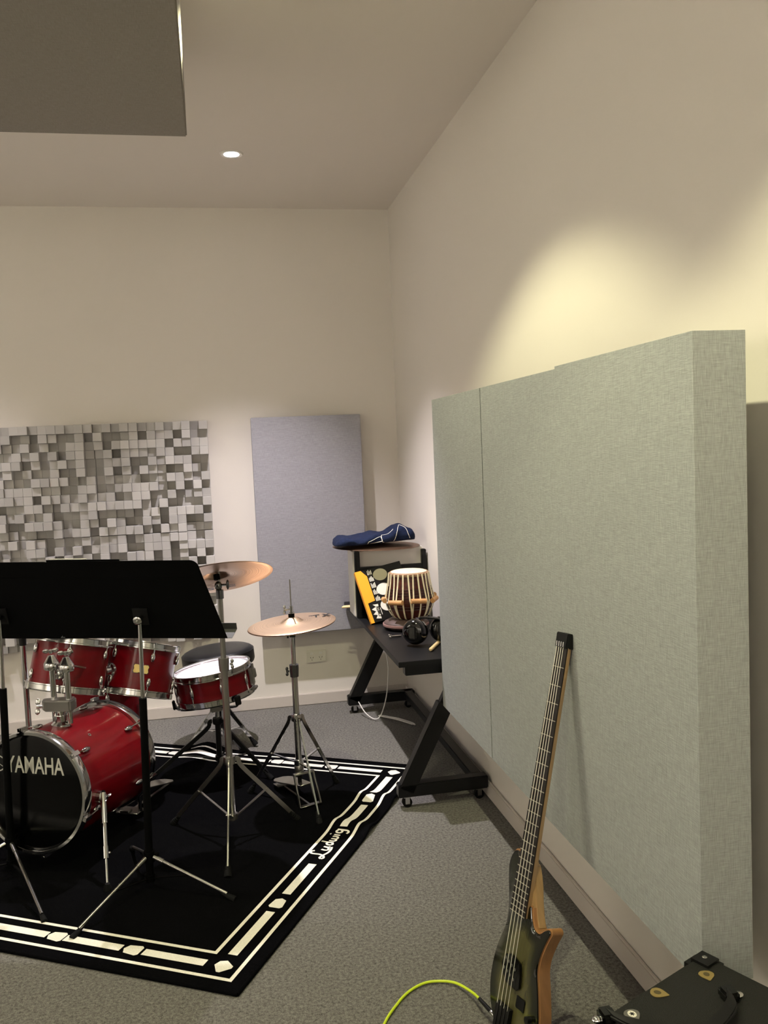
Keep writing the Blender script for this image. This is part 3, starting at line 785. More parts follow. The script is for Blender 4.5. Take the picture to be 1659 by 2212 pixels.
MB().box((pa.x-.006, pa.y+.005, .09), (pa.x+.006, pa.y+.012, .165)).build('drive_chain', DARKCHROME, bp)
bt = MB().tube([pa+V((0, 0, .165)), pa+pd*.06+V((0, 0, .29))], .0035, 8).build('beater_rod', CHROME, bp)
MB().ball(pa+pd*.062+V((0, 0, .295)), .022, 14, (1, 1, 1.2)).build('beater_felt', WHITEP, bt)

# --- left cymbal stand behind the bass drum
LC = (-1.828, -1.14)
ls = thing('cymbal_stand', 'thin chrome cymbal stand at the far left behind the bass drum', 'stand', (LC[0], LC[1], RT))
pole(ls, LC, .06, .70, .0112, CHROME); pole(ls, LC, .68, .86, .006, CHROME, 'upper_tube')
m = MB(); m.lathe([(.008, 0), (.014, 0), (.015, .03), (.008, .03)], (LC[0], LC[1], .694), n=16, closed=True); m.build('pole_bush', BLACK, ls)
tripod(ls, LC, [(-2.10, -1.18), (-1.72, -.87), (-1.865, -1.36)], .30, .10, CHROME)
MB().wing((LC[0], LC[1], .865), (0, 0, 1), (1, 0, 0), .012).build('wing_nut', CHROME, ls)

# --- music stands
def music_stand(label, base, piv, depth_dir, wb, wt, z0, z1, tilt, feet, zsplit, flip=1):
    t = thing('music_stand', label, 'music stand', (base[0], base[1], RT), 'black music stands')
    n = V(depth_dir).normalized()          # towards the camera, horizontal
    s = V((-n.y, n.x, -.016)).normalized()   # to the right as seen from the camera
    upv = (V((0, 0, math.cos(tilt))) + n*math.sin(tilt)).normalized(); upv = (upv-s*upv.dot(s)).normalized(); nn = s.cross(upv)
    p = V(piv); c = p.z
    hb = (z0-c)/math.cos(tilt); htp = (z1-c)/math.cos(tilt); r = .028
    o = p
    pts = [(-wb/2, hb), (wb/2, hb)]
    a = V((wt/2, htp)); 
    for k in range(7): 
        q = PI/2*k/6; pts.append((wt/2+.006-r+r*math.cos(q), htp-r+r*math.sin(q)))
    for k in range(7):
        q = PI/2+PI/2*k/6; pts.append((-wt/2-.006+r+r*math.cos(q), htp-r+r*math.sin(q)))
    MB().prism(pts, -.0008, .0008, o, s, upv, nn).build('desk_plate', BLACKM, t)
    MB().boxr(o+upv*(htp-.06)+nn*.0012, (wt*.92, .004, .0015), s, upv, nn).build('plate_rib', BLACKM, t)
    sh = MB(); sgn = -1 if nn.dot(n) > 0 else 1
    sh.boxr(o+upv*(hb+.001)+nn*(sgn*.03), (wb+.03, .0016, .06), s, upv, nn)
    sh.boxr(o+upv*(hb+.012)+nn*(sgn*.06), (wb+.03, .022, .0016), s, upv, nn)
    sh.build('ledge', mat('grey_enamel', (.05, .05, .05), .5), t)
    out = nn if nn.dot(n) > 0 else -nn
    m = MB(); m.cyl(o+out*.001, o+out*.026, .010, 14); m.boxr(o+out*.004, (.05, .06, .006), s, upv, nn); m.build('pivot_bracket', BLACK, t)
    m = MB(); m.ball(o+out*.034, .015, 14, (1, 1, .35), s, upv, nn); m.cyl(o+out*.03, o+out*.045, .0042, 10); m.build('knob', CHROME, t)
    b = V((base[0], base[1], 0)); k = o+out*.015
    top = V((k.x, k.y, k.z)); lo = V((b.x, b.y, .03)); ax = (top-lo)
    zz = lambda z: lo+ax*((z-lo.z)/ax.z)
    MB().tube([zz(zsplit-.01), top], .0068, 16).build('inner_tube', CHROME, t)
    MB().tube([zz(.03), zz(zsplit)], .0125, 16).build('outer_tube', BLACKM, t)
    m = MB(); m.lathe([(.012, -.02), (.0175, -.02), (.0185, 0), (.0175, .02), (.012, .02)], zz(.115), ax, 16, closed=True)
    m.boxr(zz(.115)+s*.024, (.016, .014, .024), s, n, (0, 0, 1)); m.build('leg_collar', BLACKM, t, bevel=.002)
    MB().lathe([(0, -.012), (.017, -.012), (.017, .012), (0, .012)], zz(.042), ax, 16).build('brace_collar', BLACKM, t)
    for fx, fy in feet:
        f = V((fx, fy, RT+.008)); h = V((f.x-b.x, f.y-b.y, 0)).normalized(); a = zz(.115)+h*.018; d = f-a
        lg = MB().tube([a, a+d*.12], .0078, 10).tube([a+d*.1, f-d.normalized()*.03], .0054, 10).build('leg', DARKCHROME if False else STEEL, t)
        foot_cap(lg, f-V((0, 0, .006)), d, .0095, .05)
        MB().bar(zz(.042)+h*.015, a+d*.45, .009, .003).build('brace', BLACKM, t)
    return t, o, s, upv, nn, sgn, hb
M2 = music_stand('black music stand in front of the bass drum, right one, with two tripod legs showing', (-1.313, -1.945), (-1.286, -1.958, .921), (-.33, -1, 0), .555, .425, .842, 1.108, .30,
                 [(-1.524, -2.205), (-1.040, -2.107), (-1.40, -1.63)], .652)
M1 = music_stand('black music stand at the left edge of the frame, one leg showing', (-1.799, -1.697), (-1.771, -1.692, .912), (-.33, -1, 0), .565, .435, .826, 1.103, .30,
                 [(-1.622, -2.084), (-2.12, -1.90), (-1.80, -1.41)], .66)
# folder and sheets on the stands
t_, o, s, upv, nn, sg, hb = M2
sm = thing('music_folder', 'black folder with white pages on the right music stand, only its top edge showing', 'folder', o+upv*hb)
MB().boxr(o-s*.165+upv*(hb+.1395)+nn*(sg*.006), (.245, .283, .003), s, upv, nn).build('folder_cover', BLACKM, sm)
MB().boxr(o-s*.215+upv*(hb+.1415)+nn*(sg*.010), (.125, .283, .003), s, upv, nn).build('white_pages', PAPER, sm)
t_, o, s, upv, nn, sg, hb = M1
sm = thing('sheet_music', 'white sheets on the left music stand, only a thin top edge showing', 'paper', o+upv*hb)
MB().boxr(o+s*.10+upv*(hb+.138)+nn*(sg*.006), (.14, .270, .002), s, upv, nn).build('white_pages', PAPER, sm)

# ================================================================== DESK
DZ = .59
dk = thing('desk', 'small black Z-legged desk against the right wall in the corner', 'desk', (-.19, -.85, 0))
MB().box((-.363, -1.562, DZ-.022), (-.016, -.115, DZ)).build('desktop', DESKTOP, dk, bevel=.002)
MB().box((-.335, -1.548, DZ-.060), (-.03, -1.50, DZ-.022)).build('end_rail', BLACK, dk, bevel=.003)
MB().box((-.335, -.27, DZ-.060), (-.03, -.222, DZ-.022)).build('end_rail', BLACK, dk, bevel=.003)
for y0 in (-1.565, -.265):
    y1 = y0+.05
    MB().box((-.385, y0, .046), (-.016, y1, .098)).build('foot', BLACK, dk, bevel=.004)
    d = V((.27, 0, .52)).normalized(); a = V((-.352, (y0+y1)/2, .070))
    MB().bar(a, a+d*.375, .05, .062, (1, 0, 0)).build('leg_sleeve', BLACK, dk, bevel=.003)
    MB().bar(a+d*.35, a+d*.548, .038, .048, (1, 0, 0)).build('leg', BLACK, dk, bevel=.003)
    for x in (-.348, -.05):
        yc = (y0+y1)/2
        m = MB(); m.boxr((x, yc, .043), (.03, .026, .006))
        for q in (-1, 1): m.boxr((x, yc+q*.013, .030), (.018, .002, .03))
        fk = m.build('caster_fork', CHROME, dk)
        MB().cyl((x, yc-.010, .020), (x, yc+.010, .020), .0195, 18).build('caster_wheel', RUBBER, fk)
MB().box((-.075, -1.52, .062), (-.03, -.215, .098)).build('rear_rail', BLACK, dk, bevel=.003)
MB().box((-.345, -1.40, DZ-.035), (-.32, -.30, DZ-.022)).build('front_rail', BLACK, dk)

# white power cord under the desk
P = smooth_pts([(-.215, -.50, .40), (-.20, -.48, .30), (-.205, -.45, .16), (-.235, -.43, .04), (-.27, -.42, .010), (-.31, -.36, .03), (-.335, -.30, .075)], 5)
cd_ = thing('power_cable', 'thin white power cord hanging and coiled under the desk', 'cord', (-.21, -.42, 0))
MB().tube([(-.205, -.50, .53)] + P, .0028, 8).build('cord_drop', WHITEP, cd_)
P = smooth_pts([(-.235, -.36, .006), (-.16, -.42, .006), (-.10, -.52, .006), (-.09, -.57, .007), (-.13, -.52, .012), (-.20, -.40, .012), (-.24, -.37, .010), (-.17, -.47, .014), (-.105, -.58, .014)], 6)
MB().tube(P, .003, 8).build('cord_coil', WHITEP, cd_)

# white cased unit with a black frame
un = thing('white_equipment_case', 'white boxy case with a black front frame at the far end of the desk', 'case', (-.195, -.53, DZ))
MB().box((-.378, -.598, DZ+.001), (-.012, -.43, .926)).build('case_body', WHITEBOX, un, bevel=.006)
MB().box((-.372, -.626, DZ+.001), (-.346, -.598, .924)).build('frame_post', BLACK, un, bevel=.003)
MB().box((-.032, -.626, DZ+.001), (-.008, -.598, .916)).build('frame_post', BLACK, un, bevel=.003)
MB().box((-.347, -.622, DZ+.001), (-.031, -.598, .79)).build('frame_panel', GLOSSB, un, bevel=.002)
MB().box((-.347, -.630, .790), (-.031, -.600, .845)).build('frame_bar', BLACK, un, bevel=.003)

# cymbal and folded cloth on top of it
kc = cymbal('ride_cymbal', 'dark bronze cymbal lying flat on the white case under the blue cloth', (-.240, -.51, .951), (.02, .0, 1), .222, BRONZED, bellh=.004, drop=.016)
cl_ = thing('folded_cloth', 'folded navy blue cloth with white stitching, heaped on the lying cymbal', 'cloth', (-.25, -.51, .958))
n1, n2 = 40, 18
vs = []
random.seed(3)
def clothpt(i, j):
    """closed ring section j around, station i along x"""
    q = i/n1; x = -.462 + .41*q
    a = 2*PI*j/n2; c, s_ = math.cos(a), math.sin(a)
    endf = min(1, (min(q, 1-q)/.06))**.5 if 0 < q < 1 else 0.0
    hd = (.12+.02*math.sin(q*5)) * (0.35+.65*endf)
    hgt = (.034 + .026*q + .022*math.exp(-((q-.80)/.10)**2) + .005*math.sin(q*17)) * (0.25+.75*endf)
    sg = lambda v, p: math.copysign(abs(v)**p, v)
    y = -.545 + hd*sg(c, .55) + .006*math.sin(q*23+j)
    zb = .953 + .010*q
    z = zb + hgt*(.5+.5*sg(s_, .6)) + .003*math.sin(q*31+j*1.7)*(s_ > -.2)
    return V((x, y, z))
vs = [clothpt(i, j) for i in range(n1+1) for j in range(n2)]
fs = [[i*n2+j, i*n2+(j+1) % n2, (i+1)*n2+(j+1) % n2, (i+1)*n2+j] for i in range(n1) for j in range(n2)]
fs += [list(range(n2))[::-1], list(range(n1*n2, (n1+1)*n2))]
MB().add(vs, fs).build('cloth_body', DENIM, cl_, sharp=1.6)
m = MB()
def on_cloth(q, hf):   # a point on the near face, q along, hf height fraction
    i = q*n1; j = n2/2 - (hf-.5)*n2*.42
    def bl(i, j):
        i0, j0 = int(i), int(math.floor(j)); fi, fj = i-i0, j-j0
        return (clothpt(i0, j0)*(1-fi)+clothpt(min(i0+1, n1), j0)*fi)*(1-fj) + (clothpt(i0, j0+1)*(1-fi)+clothpt(min(i0+1, n1), j0+1)*fi)*fj
    return bl(i, j) + V((0, -.003, .0012))
for poly in ([(.36, .05), (.37, .42), (.40, .46), (.53, .66), (.545, .40), (.41, .25), (.40, .08)], [(.545, .75), (.54, .55), (.55, .32), (.57, .28)],
             [(.55, .78), (.66, .92), (.72, 1.0)], [(.70, .25), (.76, .85), (.79, 1.0), (.83, .9), (.90, .35)]):
    P = []
    for k in range(len(poly)-1):
        for e_ in range(6): P.append(on_cloth(poly[k][0]+(poly[k+1][0]-poly[k][0])*e_/6, poly[k][1]+(poly[k+1][1]-poly[k][1])*e_/6))
    P.append(on_cloth(*poly[-1])); m.tube(P, .0012, 6)
m.build('white_stitching', PAPER, cl_)

# drumhead box leaning on the frame
BL = V((-.331, -.801, DZ+.004)); TLp = V((-.384, -.684, .828))
tv = (TLp-BL); bh = tv.length; tv.normalize(); sv = (V((.99, .03, .03)) - tv*V((.99, .03, .03)).dot(tv)).normalized(); nv_ = sv.cross(tv)
if nv_.y > 0: nv_ = -nv_
BW = .235
BL = BL + V((0, 0, .002))
bxo = thing('drumhead_box', 'black and orange drumhead box leaning at the far end of the desk', 'box', BL+sv*.13)
MB().boxr(BL+sv*(BW/2)+tv*(bh/2)-nv_*.013, (BW, bh, .024), sv, tv, nv_).build('carton', CARDK, bxo, bevel=.001)
MB().boxr(BL+tv*(bh/2)-nv_*.013-sv*.0008, (.001, bh, .0245), sv, tv, nv_).build('orange_spine', ORANGE, bxo)
def decal(nm, pts, mt, h=.0006):
    return MB().prism(pts, 0, h, BL-nv_*.001, sv, tv, nv_).build(nm, mt, bxo)
decal('orange_face_print', [(0, 0), (.016, 0), (.014, .10), (.052, .105), (.052, bh-.035), (.03, bh), (0, bh)], ORANGE, .0015)
for k, (a, b) in enumerate(((.118, .225), (.112, .150), (.106, .070))):
    decal('round_window_print', [(a+.036*math.cos(2*PI*q/28), b+.030*math.sin(2*PI*q/28)) for q in range(28)], mat('silver_green_print', 'A9A68C', .4) if k == 0 else LABELW, .0016)
for g in range(5):
    zc_ = .10+g*.034
    for r in range(4):
        MB().prism([(.058+r*.006, zc_), (.0615+r*.006, zc_), (.0615+r*.006, zc_+.018+.004*((g+r) % 3)), (.058+r*.006, zc_+.018+.004*((g+r) % 3))], 0, .0017, BL-nv_*.001, sv, tv, nv_).build('small_print', LABELW, bxo)
crown = [(.030, .018), (.055, .012), (.060, .085), (.034, .088), (.046, .074), (.022, .066), (.040, .052), (.022, .040), (.042, .033)]
decal('crown_emblem', crown, LABELW, .0017)
text('maker_lettering', 'REMO', BL+sv*.0515+tv*.049+nv_*.0008, tv*-1, sv, .020, CARDK, bxo, xs=.95, bold=.03)
decal('emblem_bar', [(.064, .03), (.0665, .03), (.0665, .065), (.064, .065)], LABELW, .0016)

# tabla
tb = V((-.168, -.925, DZ+.047)); TK = .955
tab = thing('tabla_drum', 'laced wooden tabla drum with cream straps and pegs standing on the brown cushion', 'drum', tb)
tp = [(0, 0), (.062, 0), (.080, .012), (.100, .055), (.110, .095), (.108, .12), (.095, .19), (.086, .238), (.084, .246), (0, .246)]
MB().lathe([(r*TK, h*.87) for r, h in tp], tb, n=40).build('wooden_body', BRASSY, tab)
m = MB()
for z, r in ((.060, .1015), (.074, .105), (.122, .1085), (.136, .106), (.150, .1035), (.163, .1005)): m.lathe([(r-.001, -.004), (r+.002, -.003), (r+.002, .003), (r-.001, .004)], tb+V((0, 0, z*.87)), n=40, closed=True)
m.build('turned_rings', mat('dark_tabla_ring', '3A1712', .35), tab)
MB().lathe([(0, .002), (.074, .002), (.086, -.004), (.089, -.014), (.080, -.02), (0, -.004)], tb+V((0, 0, .219)), n=40).build('skin_head', STRAP, tab)
MB().lathe([(.084, -.008), (.091, -.006), (.092, .004), (.086, .010), (.080, .006)], tb+V((0, 0, .208)), n=40, closed=True).build('braided_rim', mat('braided_hide', '9A7A5E', .7, noise=(120, .4), bump=(120, .8)), tab)
prf = [(.094, .244), (.100, .19), (.112, .12), (.114, .095), (.104, .055), (.086, .016), (.070, .003)]
for k in range(26):
    a0 = 2*PI*k/26+.1; a1 = a0 + (.16, -.12, .02)[k % 3]
    P = []
    for q, (r, z) in enumerate(prf):
        a = a0+(a1-a0)*q/(len(prf)-1); P.append(tb+V((r*math.cos(a), r*math.sin(a), z*.87)))
    P = smooth_pts(P, 3); m = MB(); wd = .0068; L_ = []
    for q, p in enumerate(P):
        rd = V((p.x-tb.x, p.y-tb.y, 0)).normalized(); tg = V((-rd.y, rd.x, 0))
        L_ += [p-tg*wd/2, p+tg*wd/2, p+tg*wd/2+rd*.0022, p-tg*wd/2+rd*.0022]
    fs = [[3, 2, 1, 0], [len(L_)-4, len(L_)-3, len(L_)-2, len(L_)-1]]
    for q in range(len(P)-1):
        for c in range(4): fs.append([q*4+c, q*4+(c+1) % 4, q*4+4+(c+1) % 4, q*4+4+c])
    m.add(L_, fs).build('lacing_strap', STRAP, tab)
for k in range(7):
    a = -2.35+2*PI*k/7; c = tb+V((.120*math.cos(a), .120*math.sin(a), .088+.006*(k % 2))); tg = V((-math.sin(a), math.cos(a), .06*(-1)**k))
    L2 = .03 if c.x > -.03 or math.cos(a) > .5 else .036
    MB().cyl(c-tg*L2-V((0, 0, 0)), c+tg*L2, .0115, 14).build('tuning_peg', DOWEL, tab)

# cushion ring
cu = thing('ring_cushion', 'round brown leather cushion under the tabla, partly behind the headphones', 'cushion', (-.19, -.93, DZ))
cc_ = V((-.192, -.930, DZ+.001))
MB().lathe([(0, .010), (.05, .006), (.078, .0), (.098, .010), (.104, .018), (.104, .026), (.099, .034), (.080, .043), (.065, .046), (.02, .046), (0, .046)], cc_, n=36).build('cushion_pad', CUSH, cu)
MB().lathe([(.102, .016), (.1075, .017), (.1075, .026), (.102, .027)], cc_, n=36, closed=True).build('piping', CUSHR, cu)

# headphones / ear defenders
hp = thing('ear_defenders', 'glossy black over-ear headphones lying on the desk in front of the tabla', 'headphones', (-.19, -1.28, DZ))
A = V((-.232, -1.300, DZ+.060)); B = V((-.115, -1.300, DZ+.062))
for c, ax_ in ((A, V((-.55, -.83, .05))), (B, V((-.25, -.95, .1)))):
    x, y, z = frame(ax_, (0, 0, 1))
    m = MB(); m.lathe([(0, .036), (.022, .0355), (.040, .031), (.050, .022), (.0545, .008), (.0545, -.010), (.050, -.016), (0, -.016)], c, z, 28); cupo = m.build('ear_cup', GLOSSB, hp)
    MB().boxr(c+z*.036, (.056, .034, .010), x, y, z).build('cup_cover', GLOSSB, cupo, bevel=.005)
    MB().lathe([(.022, 0), (.046, .002), (.050, .010), (.046, .018), (.022, .018)], c-z*.020, z, 24, closed=True).build('ear_pad', BLACK, cupo)
P = smooth_pts([A+V((.0, -.02, .02)), A+V((.02, .02, .050)), (A+B)/2+V((.0, .0, .054)), B+V((-.01, -.02, .045)), B+V((0, 0, .02))], 5)
m = MB()
for q in range(len(P)-1): m.bar(P[q], P[q+1], .026, .006, (0, 0, 1))
m.build('headband', BLACK, hp)

# stick, drumsticks, clamp
def stick(name, label, a, b, r, tip=True, group=None):
    a, b = V(a), V(b); d = b-a; L = d.length
    t = thing(name, label, 'drumstick', a, group)
    MB().lathe([(0, 0), (r*.75, .002), (r, .006), (r, L*.7), (r*.55, L*.97), (0, L)], a, d, 14).build('shaft', STICK, t)
    if tip: MB().ball(b-d.normalized()*.004, r*.62, 10, (1, 1, 1.7), *frame(d)).build('tip', STICK, t)
    return t
stick('beater_stick', 'pale wooden stick on the near end of the desk, half hidden by the panel', (-.203, -1.435, DZ+.0085), (-.06, -1.17, DZ+.0085), .0075, False)
stick('drumstick', 'pale drumstick sticking out past the far left edge of the desk, front one', (-.405, -.312, DZ+.006), (-.02, -.34, DZ+.006), .0055, group='drumsticks on the desk')
stick('drumstick', 'pale drumstick sticking out past the far left edge of the desk, back one', (-.395, -.292, DZ+.006), (-.02, -.275, DZ+.006), .0055, group='drumsticks on the desk')
wn = thing('wing_screw', 'small chrome wing screw on the desk beside the cushion', 'screw', (-.285, -1.10, DZ))
MB().cyl((-.300, -1.115, DZ+.006), (-.255, -1.11, DZ+.006), .0045, 10).build('threaded_shank', CHROME, wn)
MB().wing((-.302, -1.115, DZ+.010), (-1, 0, .1), (0, 1, .2), .011, .004).build('wings', CHROME, wn)

# ================================================================== BASS GUITAR
GN = V((-.22, -2.862, .923)); GS = V((-.42429586, -2.94028067, .08757179))
ga = (GN-GS).normalized(); gn = V((-.92659847, -.27850425, .25268686)); gw = V((.29232377, -.95614797, .01810732)); GL = (GN-GS).length
gt = thing('bass_guitar', 'headless bass guitar with a dark green burst top leaning on the wall panel', 'guitar', (-.44, -2.95, 0))
def G(p, q, h): return GS+gw*p+ga*q+gn*h
body = [(-.036, .346), (-.050, .350), (-.062, .346), (-.071, .332), (-.076, .314), (-.075, .296), (-.066, .262), (-.058, .235), (-.052, .205), (-.050, .184), (-.056, .158), (-.068, .124), (-.076, .09), (-.079, .054), (-.077, .02),
        (-.068, -.012), (-.056, -.035), (-.040, -.055), (-.015, -.070), (.020, -.076), (.055, -.074), (.085, -.062), (.105, -.042), (.114, -.015), (.112, .016), (.103, .05), (.094, .080), (.085, .105), (.081, .125), (.083, .150), (.094, .186), (.104, .209), (.106, .215), (.103, .220), (.097, .220), (.085, .212), (.076, .203), (.066, .198), (.055, .199), (.046, .204), (.036, .220), (.028, .243), (.022, .243), (.018, .215), (-.030, .215), (-.033, .250), (-.034, .300)]
bs = [(p.x, p.y) for p in smooth_pts([(a, b, 0) for a, b in body[:41]], 3)] + body[41:]
# top plate with an 'edge' attribute = distance to the outline
bm = bmesh.new()
def inset(pts, d):
    n = len(pts); out = []
    for i in range(n):
        a, b, c = V(pts[i-1]), V(pts[i]), V(pts[(i+1) % n])
        e1 = (b-a).normalized(); e2 = (c-b).normalized(); nn_ = V((-(e1.y+e2.y), e1.x+e2.x))
        nn_ = nn_.normalized() if nn_.length > 1e-6 else V((0, 0))
        out.append((b.x+nn_.x*d, b.y+nn_.y*d))
    return out
area = sum(bs[i-1][0]*bs[i][1]-bs[i][0]*bs[i-1][1] for i in range(len(bs)))
sgn_ = 1 if area > 0 else -1
MB().prism(inset(bs, -sgn_*.0035), -.054, -.0165, GS, gw, ga, gn).build('body_back', OAKB, gt, bevel=.003)
def dist_edge(x, y):
    best = 9; inside = False
    for i in range(len(bs)):
        x1, y1 = bs[i-1]; x2, y2 = bs[i]
        dx, dy = x2-x1, y2-y1; tt = max(0, min(1, ((x-x1)*dx+(y-y1)*dy)/(dx*dx+dy*dy+1e-12)))
        best = min(best, math.hypot(x-x1-tt*dx, y-y1-tt*dy))
        if (y1 > y) != (y2 > y) and x < (x2-x1)*(y-y1)/(y2-y1)+x1: inside = not inside
    return best, inside
from mathutils.geometry import delaunay_2d_cdt
inn = inset(bs, sgn_*.0009)
gridp = []
gy = -.08
while gy < .36:
    gx = -.09
    while gx < .13:
        de, ins = dist_edge(gx, gy)
        if ins and de > .006: gridp.append((gx, gy))
        gx += .008
    gy += .009
n_ = len(inn)
cv, ce, cf, *_r = delaunay_2d_cdt([V(p) for p in inn] + [V(p) for p in gridp], [(i, (i+1) % n_) for i in range(n_)], [], 0, 1e-5)
bv = [bm.verts.new(G(p.x, p.y, -.0135)) for p in cv]
for f in cf:
    mx_ = sum(cv[i].x for i in f)/len(f); my_ = sum(cv[i].y for i in f)/len(f)
    if dist_edge(mx_, my_)[1]: bm.faces.new([bv[i] for i in f])
rim0 = [bm.verts.new(G(a, b, -.0170)) for a, b in bs]; rim1 = [bm.verts.new(G(a, b, -.0148)) for a, b in bs]; rim2 = [bm.verts.new(G(a, b, -.0135)) for a, b in inn]
for A_, B_ in ((rim0, rim1), (rim1, rim2)):
    for i in range(n_):
        j = (i+1) % n_; bm.faces.new([A_[i], A_[j], B_[j], B_[i]])
bmesh.ops.remove_doubles(bm, verts=bm.verts[:], dist=.0003)
bmesh.ops.delete(bm, geom=[v for v in bm.verts if not v.link_faces], context='VERTS')
bmesh.ops.recalc_face_normals(bm, faces=bm.faces)
base = V(gt['_o'])
dl = []
for v in bm.verts:
    p = v.co-GS; dl.append(min(1, dist_edge(p.dot(gw), p.dot(ga))[0]/.05)); v.co = v.co-base
for f in bm.faces: f.smooth = True
me = bpy.data.meshes.new('body_top'); bm.to_mesh(me); bm.free()
at = me.attributes.new('edge', 'FLOAT', 'POINT')
for i, dv in enumerate(dl): at.data[i].value = dv
me.set_sharp_from_angle(angle=.35); me.materials.append(BURST)
o = bpy.data.objects.new('body_top', me); COL.objects.link(o); o.parent = gt; o['_o'] = list(base)
# neck
def neck_hw(q): return (-.0185-.0155*(GL-q)/(GL*.75) if False else 0)
def nl(q): k = (GL-q)/(GL-.215); return -.0205-.0135*k
def nr(q): k = (GL-q)/(GL-.215); return .0195+.004*k
qs = [GL+.004, .75, .6, .45, .3, .214]
vs = []; fs = []
for q in qs:
    l, r_ = nl(q), nr(q); c = (l+r_)/2
    thk = .022 if q > .33 else .022+.010*(.33-q)/.12
    vs += [G(l, q, -.0075), G(l+.001, q, -.012), G(l+.006, q, -.0075-thk*.7), G(c, q, -.0075-thk), G(r_-.006, q, -.0075-thk*.7), G(r_-.001, q, -.012), G(r_, q, -.0075)]
for i in range(len(qs)-1):
    for k in range(7):
        fs.append([i*7+k, i*7+(k+1) % 7, (i+1)*7+(k+1) % 7, (i+1)*7+k])
fs += [list(range(7)), list(range(len(vs)-7, len(vs)))[::-1]]
MB().add(vs, fs).build('neck', MAPLE, gt)
# heel block joining neck to body
MB().prism([(-.030, .20), (.056, .199), (.040, .230), (.031, .255), (.022, .285), (.012, .310), (-.002, .335), (-.020, .340), (-.030, .33)], -.053, -.022, GS, gw, ga, gn).build('neck_heel', MAPLE, gt, bevel=.006)
vs = []
for q in (GL+.004, .213):
    for h in (-.0075, -.0035):
        vs += [G(nl(q), q, h), G(nr(q), q, h)]
MB().add(vs, [[0, 1, 3, 2], [4, 6, 7, 5], [0, 4, 5, 1], [2, 3, 7, 6], [0, 2, 6, 4], [1, 5, 7, 3]]).build('fretboard', ROSE, gt)
for k in range(1, 25):
    q = GL*2**(-k/12)
    MB().bar(G(nl(q)+.0005, q, -.0028), G(nr(q)-.0005, q, -.0028), .0017, .0016, gn).build('fret', FRETM, gt)
m = MB(); m.prism([(-.021, GL-.001), (.021, GL-.001), (.0225, GL+.036), (-.0225, GL+.036)], -.029, .0015, GS, gw, ga, gn); m.build('headpiece', BLACK, gt, bevel=.002)
for k in range(4):
    pb = -.0215+.0135*k; pn = -.0145+.0080*k
    MB().tube([G(pb, -.004, 0), G(pn, GL+.004, 0)], [.0011-.0001*k]*2, 6).build('string', STRINGM, gt)
    MB().cyl(G(pn, GL+.002, .001), G(pn, GL+.014, .002), .0016, 8).build('string_anchor', CHROME, gt)
    m = MB(); m.prism([(pb-.0055, -.075), (pb+.0055, -.075), (pb+.0055, .0), (pb-.0055, .0)], -.0135, .0005, GS, gw, ga, gn); m.build('bridge_saddle', BLACK, gt, bevel=.0012, seg=1)
pk = [(-.038, .087), (-.028, .110), (-.008, .118), (.011, .116), (.030, .110), (.037, .085), (.040, .058), (.030, .048), (-.009, .050), (-.031, .066)]
pu = MB().prism(pk, -.0135, -.006, GS, gw, ga, gn).build('pickup', GLOSSB, gt, bevel=.0015)
for a, b in ((-.023, .103), (-.010, .099), (.002, .095), (.015, .091), (-.024, .079), (-.011, .076), (.001, .072), (.015, .068)):
    MB().cyl(G(a, b, -.0062), G(a, b, -.0052), .0036, 12).build('pole_piece', STEEL, pu)
for a, b in ((.06, -.03), (.085, .01)): MB().lathe([(0, 0), (.008, 0), (.0075, .012), (0, .012)], G(a, b, -.0135), gn, 16).build('control_knob', BLACK, gt)
MB().prism([(.030, .012), (.062, .012), (.062, .040), (.030, .040)], -.0135, -.011, GS, gw, ga, gn).build('ramp_block', BLACK, gt, bevel=.001)

# yellow cable
yc = thing('instrument_cable', 'bright yellow instrument cable curving over the carpet to the guitar', 'cable', (-.52, -2.70, 0))
pe = G(-.047, -.050, -.020)
c1 = V((-.447, -2.831, .035))
P = smooth_pts([(-.80, -3.03, .005), (-.735, -2.90, .005), (-.692, -2.815, .005), (-.658, -2.764, .005), (-.610, -2.710, .005), (-.559, -2.683, .006), (-.515, -2.685, .006), (-.478, -2.710, .010), (-.4535, -2.775, .022), tuple(c1)], 6)
MB().tube(P, .0036, 10).build('cable_jacket', YEL, yc)
dd = (pe-c1).normalized()
MB().tube([c1-dd*.006, c1+dd*.05], [.0048, .0056], 12).build('strain_relief', BLACK, yc)
MB().tube([c1+dd*.05, c1+dd*.068, c1+dd*.074], [.0062, .0062, .004], 14).build('plug', CHROME, yc)
MB().tube([c1+dd*.072, pe], .0032, 10).build('plug_tip', CHROME, yc)

